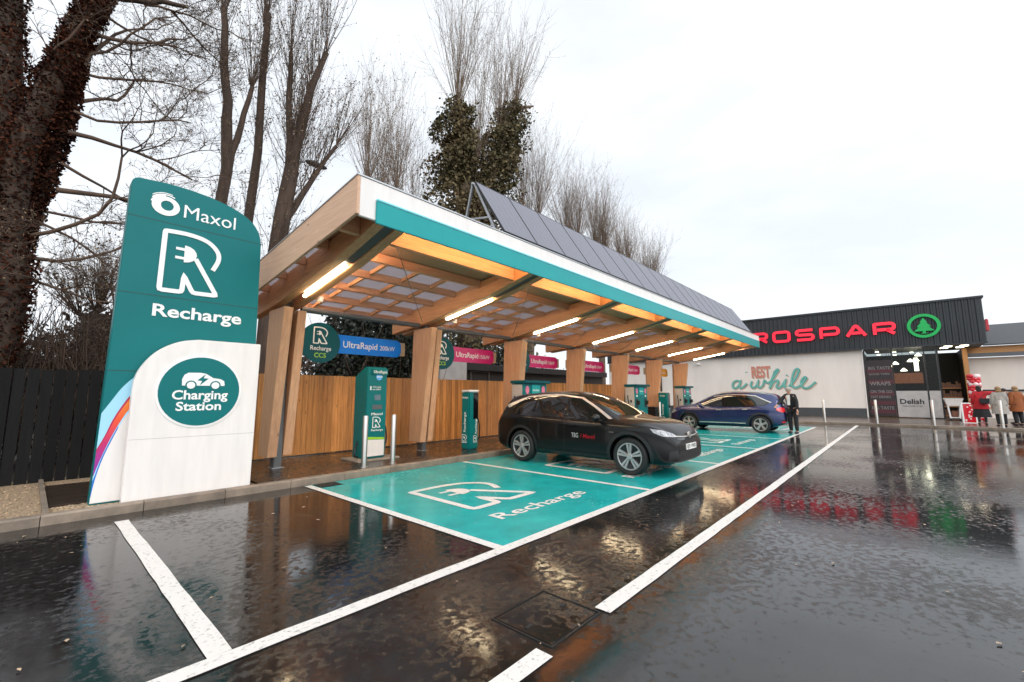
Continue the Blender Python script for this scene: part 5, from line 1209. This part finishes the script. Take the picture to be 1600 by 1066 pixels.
def trees():
    # the old ivy-clad tree on the left
    r = np.random.default_rng(21); y = 12.6
    C3 = lambda pts: np.array(smooth2([(px, y+dy, pz) for px, dy, pz in pts], 4))
    main = C3([(-1.0, 0, 0), (-.62, 0, 1.8), (-.42, 0, 3.4), (-.55, 0, 5.0), (-.50, 0, 6.6), (-.22, 0, 8.15)]); leanl = C3([(-.24, 0, 8.05), (-.02, 0, 9.1), (.22, .05, 10.25), (.62, .1, 12.0)])
    left = C3([(-.55, .1, 4.2), (-.72, .15, 6.0), (-.88, .2, 7.8), (-1.02, .25, 9.6), (-1.2, .3, 12.2)]); right = C3([(-.42, .05, 4.3), (-.27, .15, 5.3), (-.08, .2, 6.75), (.06, .15, 8.3), (.10, .1, 9.2)])
    bough = wob((.32, y, 10.5), (1.75, y-.3, 11.0), 7, .05, r)
    polys = [(main, .30, .20), (leanl, .20, .13), (left, .27, .20), (right, .12, .09), (bough, .09, .04)]
    def old():
        ch, tips = [], []
        for p, d, L, rr in (((.0, y, 5.7), (1, -.1, .18), 2.6, .06), ((.05, y, 7.0), (1, .1, .25), 2.3, .05), ((-.35, y, 4.6), (1, .0, .5), 2.6, .045), ((.1, y+.2, 7.8), (1, -.2, .5), 2.0, .045), ((.2, y, 9.4), (1, 0, .1), 2.1, .045),
                            ((-.5, y, 4.2), (1, -.2, .12), 2.0, .045), ((-.6, y, 3.9), (.8, -.3, -.12), 1.8, .035), ((-.3, y, 6.6), (-.6, 0, .6), 1.8, .04), ((1.0, y, 10.7), (.6, 0, .5), 1.8, .03), ((1.5, y, 10.9), (.8, .1, -.2), 1.8, .03), ((.1, y, 8.4), (.8, .3, .0), 2.2, .035), ((.3, y, 10.5), (-.2, 0, 1), 1.6, .04), ((.15, y, 8.6), (.4, .2, .9), 2.2, .05), ((-.55, y, 8.0), (.5, .1, .6), 1.6, .035), ((.1, y, 7.5), (1, 0, 0), 2.2, .035), ((0, y, 6.3), (1, .2, -.1), 2.3, .035), ((-.1, y, 5.2), (1, .1, .1), 2.4, .03), ((.2, y, 8.9), (1, -.1, .6), 2.0, .03), ((-.3, y, 5.0), (1, 0, -.15), 2.0, .03), ((.25, y, 10), (1, .1, -.25), 2.2, .03)):
            branchy(r, p, d, L, rr, 4 if L > 1.9 else 3, ch, tips)
        tp = np.array(tips); return ch, tp[r.random(len(tp)) < .35]+r.normal(0, .03, (1, 3)), M['twig'], (.022, M['leaf_dry'], r)
    tree('huge leaning tree clad in russet ivy at the left edge', (-1.05, y, 0), polys, M['bark'], old, (clad(r, polys[:4], 11000, .12, .05), .040, r, M['ivy_brown']))
    # three tall pollards behind the totem and the canopy end
    def pollard(seed, label, base, heads, polys, n, L, spread, twig, bark, ivy=None, r0=.016, lean=(0, 0), sub=8, leafmat=None, mass=()):
        g = np.random.default_rng(seed)
        def b():
            ch, C = [], []
            for h in heads:
                c, cc = whips(g, np.asarray(h[0], float), int(n*h[1]), L*h[2], spread, r0, lean=h[3] if len(h) > 3 else lean, sub=sub); ch += c; C.append(cc)
            return ch, np.concatenate(C), twig, (.030, leafmat or M['leaf_dry'], g)
        iv = None
        if ivy: iv = (clad(g, [polys[i] for i in ivy[0]]+list(mass), ivy[1], ivy[2], .05), ivy[3], g, M[ivy[4]])
        return tree(label, base, polys, bark, b, iv)
    g = np.random.default_rng(4); w = lambda a, b, n=7, amp=.025: wob(a, b, n, amp, g)
    y = 13.6
    s1 = w((3.35, y, 0), (3.05, y, 9.3)); s1b = w((3.05, y, 9.2), (2.75, y, 12.6)); s1c = w((3.20, y, 7.9), (3.62, y, 10.6))
    pollard(31, 'slim forked pollard rising above the top of the totem', (3.35, y, 0), [((2.75, y, 12.3), .8, 1), ((3.6, y, 10.5), .8, 1), (s1[4:], .5, .5), (s1b, .6, .7)], [(s1, .17, .14), (s1b, .13, .08), (s1c, .10, .06)], 38, 3.6, .32, M['twig'], M['bark'], r0=.012)
    s2 = w((4.0, y+.2, 0), (3.95, y+.2, 13.4), 7, .012); 
    pollard(32, 'straight thin pollard between the forked tree and the broad trunk', (3.95, y+.2, 0), [(s2[3:], 1.2, .75), ((3.85, y+.2, 13.0), .7, 1)], [(s2, .17, .09)], 40, 3.4, .30, M['twig'], M['bark'], r0=.012)
    s3 = w((4.2, y-.3, 0), (4.75, y-.3, 8.3)); s3b = w((4.75, y-.3, 8.2), (5.6, y-.3, 12.8)); s3c = w((4.72, y-.3, 7.6), (4.55, y-.2, 12.2)); s3d = w((4.62, y-.3, 6.6), (6.0, y-.5, 9.6)); stub = w((5.0, y-.4, 5.2), (5.55, y-.5, 6.6))
    pollard(33, 'broad trunked pollard with dense upright whips behind the near canopy corner', (4.2, y-.3, 0), [(s3[3:], 1.3, .8, (.12, 0)), (s3b, 1.7, 1), (s3c, 1.2, 1), (s3d[2:], .9, .8, (.25, 0))], [(s3, .30, .21), (s3b, .18, .08), (s3c, .13, .06), (s3d, .11, .05), (stub, .09, .11)], 62, 4.0, .36, M['twig'], M['bark'], r0=.013)
    y = 17.0
    s4 = w((9.6, y, 0), (9.9, y, 9.4)); s4b = w((9.85, y, 9.0), (9.3, y, 11.2)); s4c = w((9.9, y, 9.2), (10.8, y, 11.2))
    pollard(34, 'slender pollard with a fan of thin pale shoots left of the ivy tree', (9.6, y, 0), [((9.3, y, 10.9), 1.2, 1), ((10.8, y, 11.0), 1, 1), ((9.9, y, 9.5), 1, .9), (s4[5:], .5, .6)], [(s4, .28, .24), (s4b, .13, .07), (s4c, .13, .07)], 44, 6.6, .32, M['twig_pale'], M['bark_pale'], ([0], 4600, .16, .06, 'ivy_green'), r0=.014)
    y = 17.5
    s5 = w((15.8, y, 0), (16.2, y, 12.5)); s5a = w((15.6, y, 11.5), (14.9, y, 18.0)); s5b = w((16.6, y, 12.0), (19.6, y-.3, 20.2)); s5c = w((19.5, y-.3, 20.0), (21.4, y-.3, 21.2))
    pollard(35, 'great forked tree thickly clad in green ivy behind the solar panels', (15.8, y, 0), [((14.9, y, 17.6), 1.6, 1), ((16.4, y, 15), 1, 1.1), ((18.4, y, 18.0), 1.2, .9), ((19.5, y-.3, 20.0), 1, .8, (.25, 0)), (s5[4:], .8, .9, (-.1, 0)), (s5b, 1.0, .8, (.3, 0))], [(s5, .75, .6), (s5a, .42, .16), (s5b, .42, .2), (s5c, .16, .06)], 40, 9.2, .27, M['twig_pale'], M['bark_pale'], ([0, 1, 2], 7000, .8, .10, 'ivy_green'), r0=.02,
            mass=[(w((16.1, y, 4), (16.3, y, 13.6)), 2.5, 1.7), (w((15.3, y, 12.5), (14.7, y, 16.6), 7, .05), .75, .2), (w((17.0, y, 13.0), (19.2, y-.2, 19.0), 7, .05), .95, .15), (w((14.2, y+.3, 3), (14.2, y+.3, 12.2)), 1.3, .5), (w((18.3, y, 4), (18.6, y, 14.5)), 1.2, .5)])
    y = 19
    for k, (x, z, L, n, lab) in enumerate(((23.2, 13.2, 8.0, 70, 'spreading pale pollard right of the ivy tree above the solar panels'), (28.5, 12.8, 7.0, 80, 'first of the distant pale pollards beyond the solar panels'), (33.0, 13.0, 7.0, 90, 'second of the distant pale pollards beyond the solar panels'), (37.5, 12.0, 6.5, 80, 'small hazy pollard nearly farthest right behind the solar panels'), (43.0, 11.5, 6.5, 80, 'faint twiggy pollard over the far end of the solar panels'), (12.2, 9.5, 6.0, 40, 'thin pale pollard close left of the ivy tree'))):
        a = w((x, y, 0), (x+.1, y, z)); b1 = w((x+.1, y, z-.3), (x-.9, y, z+1.6)); b2 = w((x+.1, y, z-.2), (x+1.1, y, z+1.7))
        pollard(40+k, lab, (x, y, 0), [((x-.8, y, z+1.3), 1, 1), ((x+1, y, z+1.4), 1, 1), (a[4:], .8, .7, (-.15, 0)), ((x+.1, y, z), 1, 1)], [(a, .3, .22), (b1, .15, .07), (b2, .15, .07)], int(n*.75), L, .44, M['twig_pale'], M['bark_pale'], r0=.017, sub=9)
    # distant bushy pollard at the far left with a dense head
    g2 = np.random.default_rng(77); a = w((.95, 15.5, 0), (1.0, 15.5, 3.6))
    pollard(50, 'low pollard with a dense round head over the black fence', (.95, 15.5, 0), [((1.0, 15.5, 3.6), 1.6, 1), ((.7, 15.5, 3.5), 1, .8, (-.5, 0)), ((1.35, 15.5, 3.5), 1, .8, (.5, 0))], [(a, .2, .3)], 50, 2.2, .55, M['twig'], M['bark'], ([0], 1500, .35, .07, 'hedge'), r0=.012)
trees()
def hedge(name, label, x0, x1, y0, y1, z1, n, size, mat, seed, twigs=0, kind='bush', taper=.2):
    g = np.random.default_rng(seed); t = thing(name, label, kind, ((x0+x1)/2, (y0+y1)/2, 0))
    C = np.stack([g.uniform(x0, x1, n), g.uniform(y0, y1, n), g.random(n)**.8], 1)
    top = z1*(1+.10*np.sin(C[:, 0]*2.3+seed)+.08*np.sin(C[:, 0]*5.1+C[:, 1]*3)+.05*np.sin(C[:, 0]*11)); C[:, 2] *= top
    np_obj('foliage', [leaf_quads(C, size, g)], mat, t)
    ch = []
    m = max(twigs, 60); st = np.stack([g.uniform(x0, x1, m), g.uniform(y0, y1, m), g.uniform(0, z1*.5, m)], 1); d = g.normal(0, .3, (m, 3)); d[:, 2] = 1; L = z1*g.uniform(.5, .85, m)
    P = np.stack([st, st+d*(L*.5)[:, None]+g.normal(0, .06, (m, 3)), st+d*L[:, None]+g.normal(0, .1, (m, 3))], 1); ch.append(batch_tubes(P, np.repeat(np.array([[.014, .01, .004]]), m, 0)))
    np_obj('stems', ch, M['twig'], t)
hedge('hedge', 'brown leafless hedge rising behind the black fence at the left', -7, 2.9, 12.9, 15.5, 3.0, 26000, .035, M['hedge'], 5, 2600)
hedge('evergreen_bush', 'dark evergreen bush behind the signs of the nearest canopy bay', 6.6, 10.6, 13.2, 15.5, 4.6, 26000, .07, M['leaf_dark'], 8, 100)
hedge('evergreen_bush', 'dark evergreen bush rising over the outbuilding behind the middle bays', 10.9, 20.5, 16.4, 18.5, 4.2, 26000, .075, M['leaf_dark'], 9, 200)
hedge('far_hedge', 'low dark hedge far behind the fence filling the skyline', -30, 40, 27, 31, 4.0, 30000, .16, M['hedge'], 12, 1500)

# ------------------------------------------------------------------ people
def skinned(name, J, E, mat, parent, M0, smooth=True):
    """one continuous skin grown round a skeleton; J: name -> (x, y, z, radius)"""
    names = list(J); ix = {k: i for i, k in enumerate(names)}; bm = bmesh.new(); ly = bm.verts.layers.skin.verify(); vs = []
    for k in names:
        v = bm.verts.new(J[k][:3]); v[ly].radius = (J[k][3], J[k][4] if len(J[k]) > 4 else J[k][3]); v[ly].use_root = (k == names[0]); vs.append(v)
    for a, b in E: bm.edges.new((vs[ix[a]], vs[ix[b]]))
    me = bpy.data.meshes.new('s'); bm.to_mesh(me); bm.free(); ob = bpy.data.objects.new('s', me); COL.objects.link(ob)
    ob.modifiers.new('k', 'SKIN').use_smooth_shade = True; sm = ob.modifiers.new('u', 'SUBSURF'); sm.levels = 2; sm.render_levels = 2
    dg = bpy.context.evaluated_depsgraph_get(); dg.update(); m2 = bpy.data.meshes.new_from_object(ob.evaluated_get(dg))
    v2 = [M0 @ v.co for v in m2.vertices]; f2 = [list(p.vertices) for p in m2.polygons]; bpy.data.objects.remove(ob)
    return raw(name, v2, f2, mat, parent, smooth=True)
def loft(name, rings, mat, parent, M0, n=20, fold=0):
    """clothing shell: rings of (cx, cy, z, rx, ry)"""
    mb = MB(); base = 0
    for cx, cy, z, rx, ry in rings:
        for j in range(n):
            a = 2*PI*j/n; k = 1+fold*math.sin(a*7)*(1 if z < 1 else 0); mb.v.append(M0 @ Vector((cx+rx*k*math.cos(a), cy+ry*k*math.sin(a), z)))
    for i in range(len(rings)-1):
        for j in range(n): mb.f.append([i*n+j, i*n+(j+1) % n, (i+1)*n+(j+1) % n, (i+1)*n+j])
    return part(name, mb, mat, parent, smooth=True)
def person(label, loc, heading, H, arms, dress, hair, lean=0, stride=.0, group=None):
    """faces local +y; arms: {side: [elbow, wrist]} offsets from the shoulder"""
    M0 = Matrix.Translation(loc) @ Matrix.Rotation(heading, 4, 'Z') @ Matrix.Diagonal((H/1.72, H/1.72, H/1.72, 1))
    t = thing('person', label, 'person', loc, group); ly = lean
    J = dict(pelvis=(0, 0, .93, .13, .10), waist=(0, ly*.3, 1.06, .125, .095), chest=(0, ly*.75, 1.28, .15, .105), neck_base=(0, ly, 1.43, .07, .07), neck=(0, ly*1.05+.01, 1.50, .052, .055), head=(0, ly*1.15+.025, 1.585, .075, .092), crown=(0, ly*1.2+.01, 1.665, .066, .078))
    E = [('pelvis', 'waist'), ('waist', 'chest'), ('chest', 'neck_base'), ('neck_base', 'neck'), ('neck', 'head'), ('head', 'crown')]
    for s, nm in ((-1, 'L'), (1, 'R')):
        st = stride*s
        J.update({'hip'+nm: (s*.09, 0, .86, .085), 'knee'+nm: (s*.10, st*.5+.02, .48, .056), 'ankle'+nm: (s*.10, st-.01, .09, .04), 'toe'+nm: (s*.115, st+.13, .04, .035, .03)})
        E += [('pelvis', 'hip'+nm), ('hip'+nm, 'knee'+nm), ('knee'+nm, 'ankle'+nm), ('ankle'+nm, 'toe'+nm)]
        sh = Vector((s*.165, ly*.9, 1.395)); el = sh+Vector(arms[nm][0]); wr = el+Vector(arms[nm][1]); d = (wr-el).normalized(); sd = d.cross(Vector((0, 1, .3))).normalized(); ha = wr+d*.075
        J.update({'sh'+nm: (*sh, .06), 'el'+nm: (*el, .043), 'wr'+nm: (*wr, .029), 'pa'+nm: (*ha, .036, .018)}); E += [('chest', 'sh'+nm), ('sh'+nm, 'el'+nm), ('el'+nm, 'wr'+nm), ('wr'+nm, 'pa'+nm)]
        for k, (o, ln) in enumerate(((-.030, .07), (-.010, .082), (.010, .078), (.030, .062))):
            a = ha+d*.03+sd*o; b = a+d*ln*.55; c = b+d*ln*.4+Vector((0, .012, -.012)); J.update({f'f{k}a{nm}': (*a, .0095), f'f{k}b{nm}': (*b, .009), f'f{k}c{nm}': (*c, .007)}); E += [('pa'+nm, f'f{k}a{nm}'), (f'f{k}a{nm}', f'f{k}b{nm}'), (f'f{k}b{nm}', f'f{k}c{nm}')]
        th = ha-d*.03+sd*-.042; J.update({'ta'+nm: (*th, .010), 'tb'+nm: (*(th+d*.045+sd*-.012), .008)}); E += [('pa'+nm, 'ta'+nm), ('ta'+nm, 'tb'+nm)]
    skinned('body', J, E, M['skin'], t, M0)
    hd = Vector(J['head'][:3])
    mb = MB().ball(hd+Vector((0, .095, -.012)), (.013, .02, .02), 8, 6)
    for s in (-1, 1): mb.ball(hd+Vector((s*.078, -.005, 0)), (.012, .02, .03), 8, 6)
    mb.v = [M0 @ v for v in mb.v]; part('nose_and_ears', mb, M['skin'], t, smooth=True)
    mb = MB(); [mb.ball(hd+Vector((s*.03, .082, .018)), (.011, .009, .007), 8, 6) for s in (-1, 1)]; mb.ball(hd+Vector((0, .083, -.045)), (.022, .008, .005), 8, 5); mb.v = [M0 @ v for v in mb.v]; part('eyes_and_mouth', mb, M['hair_dark'], t, smooth=True)
    hm, hl = hair; mb = MB().ball(hd+Vector((0, -.022, .045)), (.093, .105, .095), 16, 12)
    if hl: mb.ball(hd+Vector((0, -.055, -.05)), (.088, .06, .04+hl), 14, 10)
    mb.v = [M0 @ v for v in mb.v]; part('hair', mb, M[hm], t, smooth=True)
    def grow(keys, g): return {k: (J[k][0], J[k][1], J[k][2], J[k][3]+g, (J[k][4] if len(J[k]) > 4 else J[k][3])+g) for k in keys}
    legs = ['pelvis']+[a+b for b in 'LR' for a in ('hip', 'knee', 'ankle')]; el = [e for e in E if e[0] in legs and e[1] in legs]
    skinned('trousers' if dress['legs'] != 'tights' else 'tights', grow(legs, .022 if dress['legs'] != 'tights' else .006), el, M[dress['legmat']], t, M0)
    for nm in 'LR':
        a, b = Vector(J['ankle'+nm][:3]), Vector(J['toe'+nm][:3]); mb = MB(); c = (a+b)/2; c.z = .05; mb.ball(c, (.05, .14, .05), 14, 8); mb.v = [M0 @ Vector((v.x, v.y, max(v.z, .004))) for v in mb.v]; part('shoe', mb, M['black'], t, smooth=True)
    top = ['waist', 'pelvis', 'chest', 'neck_base']+[a+b for b in 'LR' for a in ('sh', 'el', 'wr')]; et = [e for e in E if e[0] in top and e[1] in top]
    skinned('jacket', grow(top, dress.get('bulk', .025)), et, M[dress['top']], t, M0)
    if 'skirt' in dress: loft('coat_skirt' if dress['skirt'][0] == dress['top'] else 'skirt', [(0, ly*k, z, rx, ry) for z, rx, ry, k in dress['skirt'][1]], M[dress['skirt'][0]], t, M0, fold=.05)
    if 'hem' in dress: loft('coat_hem', [(0, ly*k, z, rx, ry) for z, rx, ry, k in dress['hem'][1]], M[dress['hem'][0]], t, M0, fold=.02)
    if 'shirt' in dress:
        mb = MB().prism([(-.045, 1.05), (.045, 1.05), (.06, 1.42), (-.06, 1.42)], frame((0, J['chest'][1]+J['chest'][4]+.02, 0), (-1, 0, 0), (0, 0, 1)), 0, .02); mb.v = [M0 @ Vector((v.x*-1, v.y, v.z)) for v in mb.v]; part('shirt_front', mb, M['shirt'], t)
    return t, M0
down = lambda s, y=0, k=.0: [(s*(.05+k), -.02+y, -.27), (s*.02, .05+y, -.24)]
person('man in black suit and open white shirt standing behind the blue car', Vector((19.45, 3.12, .004)), math.radians(75), 1.76, {'L': down(-1), 'R': [(.10, .16, -.20), (.02, .20, -.14)]}, dict(legs='trousers', legmat='suit', top='suit', shirt=1), ('hair_grey', 0), lean=.17)
t, M0 = person('woman in red wool coat and long black skirt seen from behind', Vector(S(28.6, 2.62, .1)), math.radians(-90), 1.76, {'L': down(-1), 'R': [(.26, .03, -.02), (.27, .05, .03)]},
    dict(legs='tights', legmat='black', top='red_coat', bulk=.045, skirt=('suit', [(.34, .30, .24, 0), (.62, .25, .21, 0), (.95, .18, .15, 0)]), hem=('red_coat', [(.70, .27, .22, 0), (.95, .22, .18, 0), (1.2, .19, .15, .5), (1.42, .10, .09, 1)])), ('hair_dark', .09))
bag = MB().box((-.05, -.34, .92), (.34, -.20, 1.16)); bag.v = [M0 @ v for v in bag.v]
hb = solo('shoulder_bag', bag, M['navy'], 'dark shoulder bag hanging on the back of the woman in red', 'bag', bevel=.03)
mb = MB().tube([M0 @ Vector(p) for p in ((.30, -.24, 1.15), (.20, -.2, 1.42), (-.02, -.24, 1.15))], .012, 6); part('strap', mb, M['navy'], hb)
person('blond woman in grey tweed coat with dark trousers seen from behind', Vector(S(27.55, 3.08, .1)), math.radians(-82), 1.70, {'L': down(-1), 'R': down(1, .1)},
    dict(legs='trousers', legmat='suit', top='grey_coat', bulk=.045, hem=('grey_coat', [(.55, .27, .22, 0), (.95, .22, .18, 0), (1.2, .19, .15, .5), (1.42, .10, .09, 1)])), ('hair_blond', .06))
person('person in black padded jacket bending forward beside the pavement bollards', Vector(S(30.4, 3.85, .1)), math.radians(-20), 1.64, {'L': [(-.1, .18, -.2), (0, .24, -.08)], 'R': [(.1, .18, -.2), (0, .24, -.08)]}, dict(legs='trousers', legmat='suit', top='navy', bulk=.06), ('hair_dark', 0), lean=.26)
person('person in rust brown coat at the right edge of the picture', Vector(S(28.8, 3.72, .1)), math.radians(-60), 1.72, {'L': down(-1), 'R': down(1)}, dict(legs='trousers', legmat='suit', top='rust_coat', bulk=.05, hem=('rust_coat', [(.62, .26, .22, 0), (.95, .22, .18, 0), (1.2, .19, .15, .5)])), ('hair_blond', .05))
